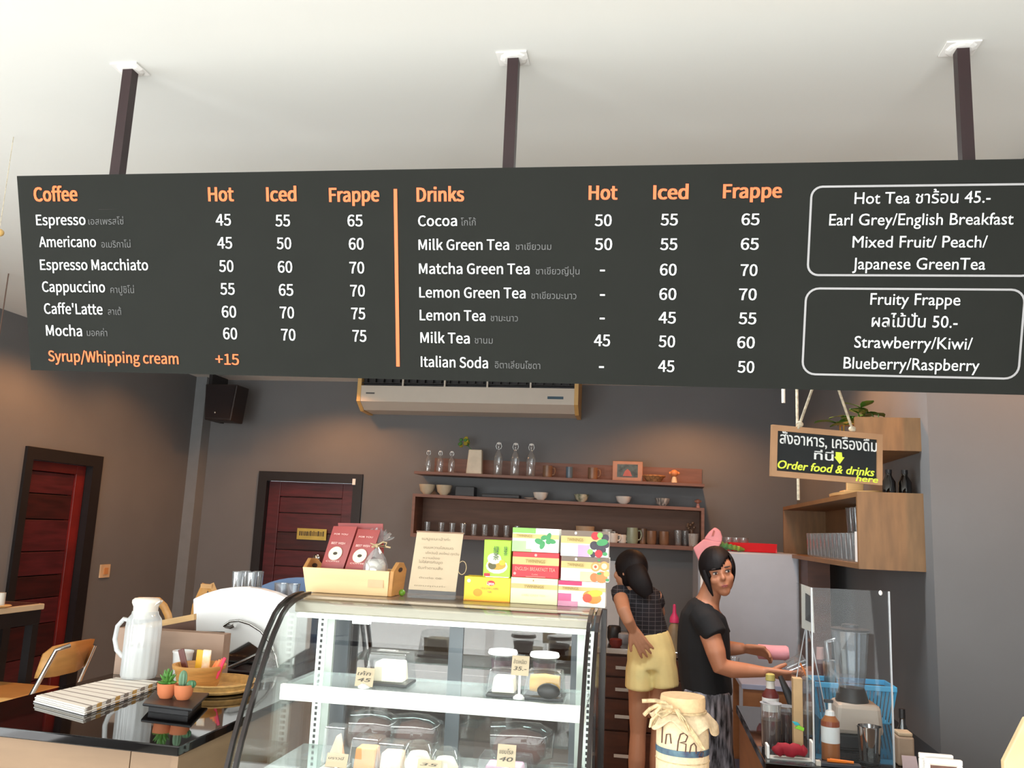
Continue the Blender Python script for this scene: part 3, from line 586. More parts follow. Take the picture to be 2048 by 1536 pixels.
# ------------------------------------------------------------------ hanging order sign
SC = [at(1545.6, 849.4, 2.75), at(1767, 868.4, 2.85), at(1761.7, 971.8, 2.85), at(1541, 952, 2.75)]
su2 = ((SC[1]-SC[0])+(SC[2]-SC[3])).normalized(); sv2 = (SC[0]-SC[3]); sv2 = (sv2-su2*sv2.dot(su2)).normalized(); n2 = su2.cross(sv2)
so = SC[3]; SW = ((SC[1]-SC[0]).length+(SC[2]-SC[3]).length)/2; SH = (SC[0]-SC[3]).length
sg = thing('hanging_sign', 'wood framed blackboard sign reading order food and drinks here, hung on ropes', 'sign', so+su2*SW/2)
P = lambda s_, t_, o_=0.0: so+su2*s_+sv2*t_+n2*o_
fwid = 0.018
slabm = mat('chalkboard', '1c2021', 0.8, var=0.06); frm = mat('sign_frame_wood', 'b98e68', 0.6, var=0.08, scale=8)
obj('chalkboard', MB().slab([P(fwid, fwid), P(SW-fwid, fwid), P(SW-fwid, SH-fwid), P(fwid, SH-fwid)], -n2*0.006), slabm, sg)
for q4 in (((0, 0), (SW, 0), (SW-fwid, fwid), (fwid, fwid)), ((SW, 0), (SW, SH), (SW-fwid, SH-fwid), (SW-fwid, fwid)), ((SW, SH), (0, SH), (fwid, SH-fwid), (SW-fwid, SH-fwid)), ((0, SH), (0, 0), (fwid, fwid), (fwid, SH-fwid))):
    obj('frame_rail', MB().slab([P(a_, b_, 0.005) for a_, b_ in q4], -n2*0.014), frm, sg)
def on2(px, py):
    r = ray(px, py); t_ = (so-CAM).dot(n2)/r.dot(n2); p = CAM+r*t_-so; return p.dot(su2), p.dot(sv2)
yel = mat('yellow_chalk', 'dff04a', 0.7, var=0.0)
def stext(s_, x0, x1, y, cap, m_, bold, shear=0.0, o_=.001):
    a_ = on2(x0, y); b_ = on2(x1, y); c_ = on2((x0+x1)/2, y)[1]-on2((x0+x1)/2, y+cap)[1]; yc = on2((x0+x1)/2, y)[1]
    text(sg, 'chalk_writing', s_, m_, P(a_[0], yc, o_), su2, sv2, b_[0]-a_[0], c_, bold, shear)
stext('สั่งอาหาร, เครื่องดื่ม', 1559, 1753, 895, 22, white_p, 0.02)
stext('ที่นี่', 1628, 1666, 920, 16, white_p, 0.02)
stext('Order food & drinks', 1555, 1748, 944.5, 16, yel, 0.03, 0.25)
stext('here', 1709, 1753, 964, 12, yel, 0.03, 0.2, .0075)
ar = [on2(px, py) for px, py in ((1671, 904), (1683, 905), (1684, 914), (1688.5, 915), (1679, 928), (1668, 914), (1671, 913))]
obj('chalk_arrow', MB().slab([P(a_, b_, 0.002) for a_, b_ in reversed(ar)], -n2*0.001), yel, sg)
rope = mat('cotton_rope', 'cbbfa6', 0.85, var=0.2, scale=80)
rp_top = at(1650, 735, 2.8)
for px, py, dx in ((1598, 852, 0), (1706, 862, 0)):
    e = at(px, py, 2.77 if px < 1650 else 2.83); 
    top = at(1651, 704, 2.8); dirv = (top-e).normalized()
    rpo = obj('rope', MB().loft([e-dirv*0.01, e+dirv*0.03, top], 0.0042, 8), rope, sg)
    obj('knot', MB().ell(e+dirv*0.006, (0.012, 0.01, 0.01), 10, 8), rope, rpo, smooth=True)
apex = at(1650, 690, 2.8)
q = at(1597, 1000, 3.3); obj('long_rope', MB().loft([(q.x, 3.3, q.z), (q.x, 3.3, ZC-0.001)], 0.0055, 8), rope, label='long white rope hanging straight down behind the order sign', cat='rope')
q = at(1567, 806, 3.3); obj('ceiling_pipe', MB().loft([(q.x, 3.3, q.z), (q.x, 3.3, ZC-0.001)], 0.007, 8), ivory, label='thin white conduit end peeking below the menu board left of the rope', cat='pipe')
q = at(1651, 704, 2.8)
obj('drop_cord', MB().loft([(q.x, 2.8, q.z-.004), (q.x, 2.8, ZC-.0005)], 0.003, 6), rope, sg)
obj('hook_plate', MB().lathe([(0.025, -0.004), (0.025, -0.0003)], (q.x, 2.8, ZC), 14), steel, sg)

# ------------------------------------------------------------------ fridge corner
FY = 5.2
fa, fb_ = at(1396, 1100, FY), at(1598, 1106, FY); fz = 1.505
fr = thing('refrigerator', 'pale grey refrigerator behind the woman in black', 'refrigerator', ((fa.x+fb_.x)/2, FY+0.3, 0))
frm_ = mat('fridge_enamel', 'a6aab2', 0.35, var=0.02)
obj('body', MB().box(fa.x, fb_.x, FY+0.05, FY+0.62, 0.02, fz), frm_, fr, bevel=0.01)
obj('door', MB().box(fa.x, fb_.x, FY, FY+0.045, 0.62, fz), frm_, fr, bevel=0.012)
obj('door', MB().box(fa.x, fb_.x, FY, FY+0.045, 0.05, 0.61), frm_, fr, bevel=0.012)
obj('door_handle', MB().box(fa.x+0.012, fa.x+0.03, FY-0.03, FY-0.001, 1.05, fz-0.12), whitepl, fr, bevel=0.005)
obj('side_panel_tall', MB().box(fb_.x+0.004, fb_.x+0.12, 4.95, 5.2, 0, at(1612, 1120, 4.95).z), mat('walnut_panel', '5a3320', .5, var=.15, scale=5, stretch=(1, 1, 5)), label='tall dark wood end panel right of the refrigerator', cat='panel')
a, b = at(1482, 1104, FY+0.05), at(1552, 1104, FY+0.05)
tr = thing('red_tray', 'bright red plastic tray on top of the refrigerator', 'tray', ((a.x+b.x)/2, FY+0.2, fz))
xa, xb = at(1458, 1090, FY+.05).x, at(1554, 1090, FY+.05).x
obj('floor_plate', MB().box(xa+.01, xb-.01, FY+0.06, FY+0.34, fz+.0005, fz+.005), red_pl, tr)
obj('wall_ring', MB().hexa([(xa+.01, FY+.05, fz+.001), (xb-.01, FY+.05, fz+.001), (xb-.01, FY+.06, fz+.001), (xa+.01, FY+.06, fz+.001)], [(xa, FY+.04, fz+.052), (xb, FY+.04, fz+.052), (xb, FY+.048, fz+.052), (xa, FY+.048, fz+.052)])
    .box(xa, xa+.008, FY+.05, FY+.34, fz+.001, fz+.052).box(xb-.008, xb, FY+.05, FY+.34, fz+.001, fz+.052).box(xa, xb, FY+.34, FY+.348, fz+.001, fz+.052), red_pl, tr)
for i, px in enumerate((1456, 1472, 1486)):
    q = at(px, 1085, FY+0.18)
    obj('plastic_tub', MB().lathe([(0.028, 0), (0.034, 0.075), (0.03, 0.075), (0.026, 0.01)], (q.x, FY+0.18, fz+0.006), 16), glr, label='clear plastic tub standing in the red tray on the refrigerator', cat='tub', group='clear tubs in the red tray', smooth=True)
q = at(1462, 1100, FY+0.01)
gb = MB(); 
for i in range(5):
    c_ = at(1444+i*8.5, 1098-(4-abs(i-1))*1.2, FY+0.01); gb.loft([(c_.x-0.02, FY+0.03, fz+0.003+.02), (c_.x, FY+0.0, fz+0.016+.006*(4-i)), (c_.x+0.03, FY+0.03, fz+0.012)], [(0.012, 0.01), (0.016, 0.014), (0.008, 0.007)], 8)
obj('snack_bag', gb, mat('green_yellow_foil', '9fa63c', 0.35, col2='4f9a6a', scale=18), label='crumpled green and yellow snack bag beside the red tray', cat='bag', smooth=True)
# pink oven mitt hanging over the corner of the fridge
mit = thing('pink_cloth', 'pink oven cloth with a loop draped on the refrigerator corner above her head', 'cloth', at(1410, 1115, FY-.02))
PL = lambda pts, th=0.02, y=FY-0.035: MB().slab([at(px, py, y) for px, py in pts], (0, th, 0))
obj('cuff', PL([(1386, 1096), (1400, 1128), (1412, 1106), (1424, 1098), (1436, 1097), (1444, 1084), (1408, 1078)]), pink, mit, bevel=0.008)
obj('loop', PL([(1408, 1078), (1418, 1064), (1430, 1054), (1441, 1061), (1445, 1074), (1444, 1085), (1432, 1086)], 0.024), pink, mit, bevel=0.01)
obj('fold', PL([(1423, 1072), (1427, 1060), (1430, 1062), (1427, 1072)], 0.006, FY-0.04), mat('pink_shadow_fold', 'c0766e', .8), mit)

# back counter with drawers behind the woman in yellow shorts
wal = mat('walnut_veneer', '57301f', 0.45, var=0.18, scale=5, stretch=(1, 1, 6))
cf = 5.6
kx0, kx1 = at(1150, 1400, cf).x, fa.x-0.02
kc = thing('kitchen_cabinet', 'brown wood kitchen cabinet with drawers behind the display case', 'cabinet', ((kx0+kx1)/2, cf+.3, 0))
kz = at(1235, 1296, cf).z
obj('carcass', MB().box(kx0, kx1, cf+0.022, YB-0.001, 0, kz-0.035), wal, kc)
zz = kz-0.05
for h in (0.13, 0.13, 0.19, 0.27):
    for xa, xb in ((kx0+.01, (kx0+kx1)/2-.02), ((kx0+kx1)/2-.01, kx1-.01)):
        dw = obj('drawer', MB().box(xa, xb, cf, cf+.02, zz-h+.01, zz), wal, kc, bevel=0.003)
        mx_ = xa+0.30 if xa == kx0+.01 else xa+.2
        obj('handle', MB().box(mx_-0.06, mx_+0.06, cf-0.025, cf-0.012, zz-h/2-.01, zz-h/2+.01).box(mx_-0.06, mx_-0.05, cf-.012, cf, zz-h/2-.005, zz-h/2+.005).box(mx_+0.05, mx_+0.06, cf-.012, cf, zz-h/2-.005, zz-h/2+.005), steel, dw)
    zz -= h
obj('steel_worktop', MB().box(kx0, kx1, cf-0.02, YB-0.001, kz-0.034, kz), steel, label='steel worktop on the back kitchen cabinet', cat='worktop', bevel=0.004)
q0, q1 = at(1214, 1120, 6.57), at(1238, 1240, 6.57)
obj('wall_panel', MB().box(at(1160, 1120, 6.57).x, q1.x, 6.58, YB-.001, kz, at(1225, 1122, 6.57).z), mat('white_panel', 'c9cdd0', .5, var=.02), label='white panel on the back wall left of the woman in yellow shorts', cat='panel')
for i, (px, w_, h, m_, lab, nm) in enumerate(((1228, .045, .11, dark_pl, 'dark pot on the steel worktop left of the woman', 'cooking_pot'), (1248, .05, .07, mat('speckled', '6a7078', .6, col2='9aa0a6'), 'grey bundled dish cloth on the steel worktop', 'dish_cloth'), (1232, .04, .05, mat('maroon', '6a2320', .5), 'small maroon bowl on the front of the steel worktop', 'small_bowl'))):
    q = at(px, 1270, cf+.25 if i < 2 else cf+.06)
    obj(nm, MB().lathe([(w_*.7, 0), (w_, h*.3), (w_, h*.9), (w_*.8, h), (0, h*.95)], (q.x, q.y, kz), 18), m_, label=lab, cat='bowl' if i == 2 else ('cloth' if i == 1 else 'pot'), smooth=True)
# soap bottle with pink nozzle between the women
q = at(1348, 1300, cf+.1)
bt = thing('soap_bottle', 'tall beige bottle with bright pink pump between the two women', 'bottle', (q.x, cf+.1, kz))
tall = (at(1348, 1245, cf+.1).z-kz)
obj('bottle_body', MB().lathe([(.04, 0), (.042, .02), (.036, tall*.8), (.02, tall)], (q.x, cf+.1, kz), 18), mat('beige_bottle', 'a38d6c', .4), bt, smooth=True)
obj('pump', MB().lathe([(.03, tall), (.028, tall+.03), (.012, tall+.06), (.009, tall+.11), (0, tall+.115)], (q.x, cf+.1, kz), 14), mat('hot_pink', 'e8407c', .4), bt, smooth=True)

# ------------------------------------------------------------------ left service counter
cz = 1.0
fl, frt = Vector((-2.1, 2.18, cz)), Vector((-1.173, 2.125, cz))
ctr = thing('service_counter', 'plywood counter with a polished black stone top beside the display case', 'counter', (-1.55, 2.6, 0))
obj('stone_top', MB().hexa([(-1.93, 2.165, cz-.025), (-1.173, 2.125, cz-.025), (-1.175, 3.14, cz-.025), (-1.93, 3.14, cz-.025)], [(-1.93, 2.165, cz), (-1.173, 2.125, cz), (-1.175, 3.14, cz), (-1.93, 3.14, cz)]), gloss_blk, ctr, bevel=0.003)
obj('end_panel', MB().box(-1.205, -1.185, 2.15, 3.12, 0, cz-.026), ply, ctr)
sx = at(258, 1510, 2.17).x
for xa, xb in ((-1.92, sx-.0015), (sx+.0015, -1.207)): obj('front_panel', MB().box(xa, xb, 2.178, 2.198, 0, cz-.026), ply, ctr)
obj('end_panel', MB().box(-1.92, -1.90, 2.2, 3.12, 0, cz-.026), ply, ctr)
# water jug
jb = atz(275, 1368, cz); J = Vector((jb.x, jb.y, cz+.0225))
jg = thing('water_jug', 'ribbed clear water jug with white lid standing on the striped napkins', 'jug', J)
frost = glass('frosted_jug_glass', (.93, .94, .93), .1, .5, haze=.42)
R_ = .058; H_ = .222; vs = []; fs = []; n = 64; lv = [(0.94, 0), (1.0, .01), (1.0, .17), (.97, .195), (.78, H_-.012), (.74, H_)]
mb = MB()
for f_, z in lv:
    for k in range(n):
        a = 2*PI*k/n; rr = R_*f_*(1+(0.022 if (k//2) % 2 else -.012)*(1 if z < .19 else 0)); vs.append(J+Vector((rr*math.cos(a), rr*math.sin(a), z)))
for j in range(len(lv)-1):
    for k in range(n): fs.append((j*n+k, j*n+(k+1) % n, (j+1)*n+(k+1) % n, (j+1)*n+k))
fs.append(tuple(range(n-1, -1, -1))); mb.add(vs, fs)
obj('glass_body', mb, frost, jg, smooth=True)
obj('water', MB().lathe([(R_*.9, .006), (R_*.93, .012), (R_*.93, .105), (0, .105)], J, 32), glass('cloudy_water', (.86, .87, .85), .05, .4, haze=.5), jg, smooth=True)
obj('lid', MB().lathe([(.036, H_-.025), (.04, H_-.01), (.041, H_+.015), (.047, H_+.028), (.047, H_+.036), (.04, H_+.043), (0, H_+.046)], J, 28), mat('lid_white', 'f3ecdf', .4, var=.01), jg, smooth=True)
obj('lid_spout', MB().slab([J+Vector(p) for p in ((.03, -.02, H_+.012), (.055, -.01, H_+.033), (.055, .01, H_+.033), (.03, .02, H_+.012))], (0, 0, .006)), MATS['lid_white'], jg)
hp = [(-R_*.9, 0, .185), (-R_*1.35, 0, .19), (-R_*1.72, 0, .165), (-R_*1.8, 0, .12), (-R_*1.6, 0, .085), (-R_*1.2, 0, .065), (-R_*.95, 0, .062)]
obj('handle', MB().loft([J+Vector(p) for p in hp], (.008), 10), frost, jg, smooth=True)
# napkins
np_ = thing('striped_napkins', 'stack of folded white napkins with tan and black stripes under the water jug', 'napkins', Vector((-1.74, 2.62, cz)))
Q = [atz(66, 1405, cz), atz(168, 1432, cz), atz(322, 1374, cz), atz(232, 1366, cz)]
lay = [mat('napkin_white', 'f2efea', .9, var=.01), mat('napkin_cream', 'e9e2d6', .9, var=.02)]
cen = sum(Q, Vector((0, 0, 0)))/4
for k in range(4):
    s_ = 1-.012*k; q = [cen+(p-cen)*s_+Vector((.003*(k % 2), -.002*k, 0)) for p in Q]
    b = [(p.x, p.y, cz+.0006+.0055*k) for p in q]; t_ = [(p.x, p.y, cz+.0052+.0055*k) for p in q]
    lyr = obj('napkin_fold', MB().hexa(b, t_), lay[k % 2], np_, bevel=.002)
    if k == 3:
        for i in range(9):
            f0 = (i+.55)/9.3; f1 = f0+.018
            a0, a1 = q[0].lerp(q[3], f0), q[0].lerp(q[3], f1); c0, c1 = q[1].lerp(q[2], f0), q[1].lerp(q[2], f1); z = cz+.0058+.0055*k-.0004
            obj('stripe', MB().slab([(p.x, p.y, z) for p in (a0, c0, c1, a1)], (0, 0, -.0003)), mat('stripe_taupe', 'b5a79b', .9) if i % 2 else mat('stripe_dark', '8f8378', .9), lyr)
for i in range(9):
    f0 = (i+.3)/9; a0, a1 = Q[1].lerp(Q[2], f0), Q[1].lerp(Q[2], f0+.05)
    nn = Vector((.004, -.002, 0)); obj('edge_stripe', MB().hexa([a0+nn*.2+UZ*.002, a1+nn*.2+UZ*.002, a1-nn+UZ*.002, a0-nn+UZ*.002], [a0+nn*.2+UZ*.021, a1+nn*.2+UZ*.021, a1-nn+UZ*.0215, a0-nn+UZ*.0215]), mat('stripe_gold', 'c49a5a', .9) if i % 2 else MATS['stripe_dark'], np_)
# cactus tray
T4 = [atz(283, 1425, cz), atz(383, 1437, cz), atz(417, 1403, cz), atz(308, 1398, cz)]
tcen = sum(T4, Vector((0, 0, 0)))/4
tr = thing('black_tray', 'small raised square black tray carrying two terracotta pots', 'tray', (tcen.x, tcen.y, cz))
obj('tray_top', MB().hexa([(p.x, p.y, cz+.018) for p in T4], [(p.x, p.y, cz+.027) for p in T4]), dark_pl, tr, bevel=.003)
T5 = [tcen+(p-tcen)*.8 for p in T4]
obj('tray_base', MB().hexa([(p.x, p.y, cz+.0005) for p in T5], [(p.x, p.y, cz+.0178) for p in T5]), dark_pl, tr)
def tpot(px, lab):
    p = atz(px, 1397, cz+.027) ; p = Vector((p.x, tcen.y-.005, cz+.0275))
    t = thing('potted_cactus', lab, 'plant', p)
    obj('pot', MB().lathe([(.018, 0), (.0255, .012), (.028, .03), (.029, .043), (.025, .043), (.02, .034), (0, .034)], p, 24), terra, t, smooth=True)
    obj('soil', MB().lathe([(.022, .035), (0, .037)], p, 16, cap=None), mat('soil', '4a3524', .9), t); return t, p
t, p = tpot(328, 'spiky green succulent in a terracotta pot, left of the two on the black tray')
for ring, (nn, L, el) in enumerate(((9, .03, .25), (8, .034, .8), (6, .036, 1.2), (3, .034, 1.5))):
    for k in range(nn):
        a = 2*PI*k/nn+ring*.4; dd = Vector((math.cos(a)*math.cos(el), math.sin(a)*math.cos(el), math.sin(el)))
        b0 = p+UZ*(.04+ring*.004); obj('leaf', MB().loft([b0, b0+dd*L*.5, b0+dd*L], [.0045, .0055, .0008], 7), mat('succulent', '5b9440', .45, var=.15), t, smooth=True)
t, p = tpot(370, 'terracotta pot with a ribbed grey-green cactus, right of the two on the black tray')
def cactus(mbp, c, r, h, n=40):
    vs = []; fs = []; L_ = [(0, .6), (.25, .95), (.5, 1), (.75, .9), (.92, .6), (1, .1)]
    for z, f_ in L_:
        for k in range(n):
            a = 2*PI*k/n; rr = r*f_*(1+.14*math.cos(a*8)); vs.append(c+Vector((rr*math.cos(a), rr*math.sin(a), z*h)))
    for j in range(len(L_)-1):
        for k in range(n): fs.append((j*n+k, j*n+(k+1) % n, (j+1)*n+(k+1) % n, (j+1)*n+k))
    fs.append(tuple((len(L_)-1)*n+k for k in range(n))); return mbp.add(vs, fs)
cg = mat('cactus_green', '6f9372', .5, var=.15)
obj('cactus_column', cactus(MB(), p+Vector((-.006, 0, .034)), .0115, .05), cg, t, smooth=True)
obj('small_cactus', cactus(MB(), p+Vector((.021, .004, .034)), .013, .022), mat('dark_cactus', '4c7a55', .5), t, smooth=True)
# bamboo tray + basket of packets
b_ = atz(432, 1380, cz); 
o = thing('bamboo_tray', 'shallow round woven bamboo tray under the small basket', 'tray', (b_.x, b_.y, cz))
bam = mat('bamboo', 'd9a964', .6, var=.15, scale=40, bump=.3)
RT = .125
obj('tray_floor', MB().lathe([(RT*.8, .0006), (RT*.93, .004), (RT, .03), (RT*.965, .03), (RT*.88, .008), (0, .006)], b_, 40), bam, o, smooth=True)
for z in (.012, .031): obj('hoop', MB().loft([b_+Vector(((RT+.001-(.03-z)*.25)*math.cos(k*PI/20), (RT+.001-(.03-z)*.25)*math.sin(k*PI/20), z)) for k in range(41)], .0035, 6), bam, o, smooth=True)
k_ = atz(397, 1378, cz); K = Vector((k_.x, b_.y+.0, cz+.0075)); K.x = at(397, 1350, K.y).x
kb = thing('packet_basket', 'small round tan basket of sugar and condiment packets behind the cactus pots', 'basket', K)
bask = mat('basket_tan', 'd19a55', .6, var=.1, scale=20, stretch=(1, 1, 6))
obj('bowl', MB().lathe([(.062, 0), (.068, .01), (.078, .055), (.086, .06), (.088, .072), (.078, .072), (.07, .055), (.06, .03), (0, .03)], K, 36), bask, kb, smooth=True)
def packet(name, px, py, w_, h, tilt, m_, lab, dy=0, lean=0):
    c_ = at(px, py, K.y+dy); c_.z = K.z+.032
    mb = MB(); ca, sa = math.cos(tilt), math.sin(tilt)
    P_ = lambda x, z: Vector((c_.x+x*ca+z*sa, c_.y+lean*z, c_.z+z*ca-x*sa))
    mb.slab([P_(-w_/2, 0), P_(w_/2, 0), P_(w_/2, h), P_(-w_/2, h)], (0, .006, 0))
    return obj(name, mb, m_, label=lab, cat='packet', bevel=.002)
packet('chocolate_packet', 373, 1345, .022, .09, -.35, mat('maroon_foil', '5e2a20', .35), 'dark maroon stick packet leaning left in the small basket', .0)
packet('yellow_packet', 396, 1345, .03, .082, .03, mat('yellow_foil', 'f0b62c', .4, var=.1), 'yellow packet standing at the back of the small basket, left one', .03)
packet('yellow_packet', 409, 1345, .03, .085, .02, mat('amber_foil', 'f3a52c', .4, col2='e8e0d0', scale=20), 'amber and white packet standing next to the plain yellow packet', .022)
for i, (px, tl, cc, lab) in enumerate(((415, .5, 'ec7c3a', 'pale orange stick packet leaning right in the small basket'), (421, .45, 'f08a4a', 'orange stick packet in the middle of the leaning sticks'), (427, .4, 'f25a36', 'red-orange stick packet leaning right in the small basket'), (432, .35, 'e8365e', 'pink stick packet at the far right of the small basket'))):
    packet('stick_packet', px, 1350, .011, .062+.004*i, tl, mat('stick_'+cc, cc, .4), lab, -.005*i)
q = at(352, 1330, K.y+.09); q = Vector((at(352, 1330, 2.86).x, 2.9, cz))
obj('paper_cup_tower', MB().lathe([(.026, .0005), (.034, .1), (.036, .102), (.036, .108), (.03, .108), (.022, .01)], q, 24), whitepl, label='tall white paper cup behind the small basket', cat='cup', smooth=True)
# wooden box behind the jug
xa, xb = at(237, 1258, 2.95).x, at(449, 1268, 2.95).x; zt_ = at(340, 1262, 2.95).z
wb = thing('wooden_box', 'slim brown wooden box standing behind the water jug and small basket', 'box', ((xa+xb)/2, 3.03, cz))
bw_ = mat('box_brown', '9f8470', .6, var=.05, scale=5, stretch=(1, 1, 6))
obj('front_panel', MB().box(xa, xb, 2.95, 2.962, cz+.0005, zt_), bw_, wb)
obj('back_panel', MB().box(xa, xb, 2.99, 3.0, cz+.0005, zt_), bw_, wb)
for x in (xa, xb-.012): obj('end_panel', MB().box(x, x+.012, 2.9625, 2.9895, cz+.0005, zt_), bw_, wb)
obj('floor_panel', MB().box(xa+.0125, xb-.0125, 2.9625, 2.9895, cz+.0005, cz+.01), bw_, wb)
obj('bench_back', MB().slab([Vector((at(px, py, 3.11).x, 3.11, cz+.001 if py == 1350 else at(px, py, 3.11).z)) for px, py in ((240, 1350), (388, 1350), (388, 1240), (240, 1268))], (0, .015, 0)), mat('dark_bench_wood', '5d3c28', .5, var=.1), label='dark wood board with a lighter sloping top edge behind the slim box', cat='board')
bpy.data.objects['bench_back'].name = 'wooden_board'
obj('light_edge', MB().slab([at(px, py, 3.108) for px, py in ((240, 1268), (388, 1240), (388, 1228), (240, 1256))], (0, .018, 0)), pale_w, bpy.data.objects['wooden_board'])
# rear bar with the coffee machine
rb = thing('rear_bar', 'dark topped low bar behind the coffee machine', 'counter', (-1.5, 3.5, 0))
obj('top', MB().box(-1.95, -.6, 3.16, 3.95, .87, .9), dark_pl, rb)
obj('body', MB().box(-1.93, -.62, 3.2, 3.93, 0, .869), ply, rb)
ym = 3.3
cm = thing('espresso_machine', 'large white espresso machine with an arched back panel and glasses on top', 'coffee machine', (-1.55, 3.45, .9))
arch = [(387, 1263), (386, 1198), (410, 1187), (440, 1178), (465, 1174.5), (490, 1174), (520, 1178), (548, 1185.5), (575, 1197), (600, 1210), (616, 1222), (610, 1300), (560, 1330), (520, 1300), (497, 1284), (450, 1311), (449, 1264)]
glw = mat('glossy_white', 'fbfbf9', .25, var=.0)
obj('arched_panel', MB().slab([at(px, py, ym) for px, py in arch], (0, .05, 0)), glw, cm, bevel=.004)
obj('body', MB().box(at(400, 1260, 3.36).x, at(596, 1260, 3.36).x, 3.352, 3.72, 1.0, 1.235), steel, cm, bevel=.01)
obj('drip_base', MB().box(at(400, 1260, 3.36).x, at(620, 1260, 3.3).x, 3.2, 3.7, .915, 1.0), mat('maroon_black', '24100f', .3), cm, bevel=.006)
for x in (-1.75, -1.35):
    for y in (3.25, 3.65): obj('foot', MB().lathe([(.02, .0005), (.02, .015)], (x, y, .9), 12), dark_pl, cm)
obj('chrome_arc', MB().loft([at(px, py, ym-.03) for px, py in ((447, 1252), (460, 1243), (478, 1241), (500, 1248), (522, 1262), (540, 1285), (551, 1310), (556, 1335))], .006, 8), steel, cm, smooth=True)
obj('steam_lever', MB().loft([at(455, 1338, ym-.06), at(490, 1322, ym-.06), at(528, 1303, ym-.06)], .009, 8), steel, cm, smooth=True)
obj('water_spout', MB().loft([at(452, 1252, ym-.02), at(462, 1254, ym-.04), at(470, 1250, ym-.05)], .009, 8), steel, cm, smooth=True)
obj('cup_rail', MB().box(at(400, 1200, 3.4).x, at(600, 1200, 3.4).x, 3.40, 3.7, 1.236, 1.245), steel, cm)
g3 = tumbler(.022, .10); k = 0
for px, y, lab in ((474, 3.44, 'leftmost'), (490, 3.5, 'second from left'), (503, 3.46, 'third from left'), (516, 3.52, 'rightmost')):
    o = g3 if k == 0 else dup(g3, (0, 0, 0)); o.location = (at(px, 1160, y).x, y, 1.2455); o.scale = (1, 1, 1.08); o['label'] = lab+' of the four tall glasses on top of the white espresso machine'; o['group'] = 'tall glasses on the espresso machine'; k += 1
g4 = tumbler(.029, .072); k = 0
for px, y, lab in ((562, 3.42, 'short wide glass on the right of the espresso machine, left one'), (586, 3.42, 'short wide glass on the right of the espresso machine, right one')):
    o = g4 if k == 0 else dup(g4, (0, 0, 0)); o.location = (at(px, 1180, y).x, y, 1.2455-.0); o['label'] = lab; k += 1
q = at(512, 1305, 3.16); o = tumbler(.03, .07); o.location = (q.x, 3.23+.03, 1.0005); o['label'] = 'small glass on the drip base of the espresso machine'
yb_ = 3.82; bc = at(610, 1155, yb_); rr = .215
obj('blue_round_tray', MB().lathe([(rr-.01, 0), (rr, .004), (rr, .012), (rr-.015, .012), (rr-.02, .006), (0, .006)], (bc.x, yb_, bc.z-rr), 48, axis='y', sx=1.55), mat('dusty_blue', '6b86ad', .5, var=.02), label='large oval blue tray standing on edge behind the espresso machine', cat='tray', smooth=True)

# ------------------------------------------------------------------ display case
X0c, X1c = -1.03, -.135; zc = 1.362
prof = [(2.50, 1.362), (2.45, 1.361), (2.392, 1.352), (2.345, 1.337), (2.314, 1.318), (2.272, 1.274), (2.236, 1.225), (2.201, 1.165), (2.165, 1.094), (2.131, 1.022), (2.105, .95), (2.09, .86), (2.085, .80)]
dc = thing('display_case', 'curved glass refrigerated cake display case with a steel top', 'display case', ((X0c+X1c)/2, 2.4, 0))
topm = mat('case_top_steel', '9c8c7c', .28, metal=.6, var=.04)
obj('top_plate', MB().box(X0c+.01, X1c-.01, 2.46, 2.74, zc-.012, zc), topm, dc, bevel=.003)
base_m = mat('case_base', 'd8d6ce', .4, var=.02)
obj('base_cabinet', MB().box(X0c+.01, X1c-.01, 2.10, 2.72, .02, .8), base_m, dc)
a = []; fs = []
for x in (X0c+.012, X1c-.012): a += [(x, y, z) for y, z in prof]
n = len(prof); fs = [(i, i+1, n+i+1, n+i) for i in range(n-1)]
obj('curved_glass', MB().add(a, fs), pane_g, dc, smooth=True)
edge = mat('dark_bronze', '2a2220', .3, metal=.3)
for x, dx in ((X0c, 1), (X1c, -1)):
    obj('side_glass', MB().slab([(x+dx*.006, y, z-.006) for y, z in prof]+[(x+dx*.006, 2.70, .80), (x+dx*.006, 2.70, zc-.012)], (.004, 0, 0)), pane_g, dc)
    for off in (0, dx*.022):
        vs = []; fs = []
        for i, (y, z) in enumerate(prof):
            ny, nz = (prof[min(i+1, n-1)][0]-prof[max(i-1, 0)][0]), (prof[min(i+1, n-1)][1]-prof[max(i-1, 0)][1]); l = math.hypot(ny, nz); ny, nz = -nz/l, ny/l
            if nz < 0 and i < 3: ny, nz = ny, nz
            for (ox, on) in ((-.005, -.004), (.005, -.004), (.005, .009), (-.005, .009)): vs.append((x+off+ox, y-abs(ny)*on, z+abs(nz)*on-.002))
        for i in range(n-1):
            for k in range(4): fs.append((i*4+k, i*4+(k+1) % 4, i*4+4+(k+1) % 4, i*4+4+k))
        obj('glass_edge_rib', MB().add(vs, fs), edge, dc)
    obj('rear_post', MB().box(x-.008, x+.008, 2.69, 2.72, .8, zc-.013), edge, dc)
hoodm = mat('hood_taupe', 'a39c8c', .3, metal=.2, var=.02)
obj('hood', MB().box(X0c+.02, X1c-.02, 2.40, 2.52, 1.318, 1.349), hoodm, dc, bevel=.004)
obj('led_tube', MB().box(X0c+.025, X1c-.025, 2.405, 2.43, 1.303, 1.316), mat('led_white', 'f2fbf4', emit=1.3), dc, bevel=.004)
light('case_led', 'AREA', ((X0c+X1c)/2, 2.41, 1.30), 2.5, (.96, 1, .97), (math.radians(10), 0, 0), shape='RECTANGLE', size=.84, size_y=.03)
light('case_led_low', 'AREA', ((X0c+X1c)/2, 2.30, 1.08), 1.5, (.96, 1, .97), (math.radians(10), 0, 0), shape='RECTANGLE', size=.8, size_y=.03)
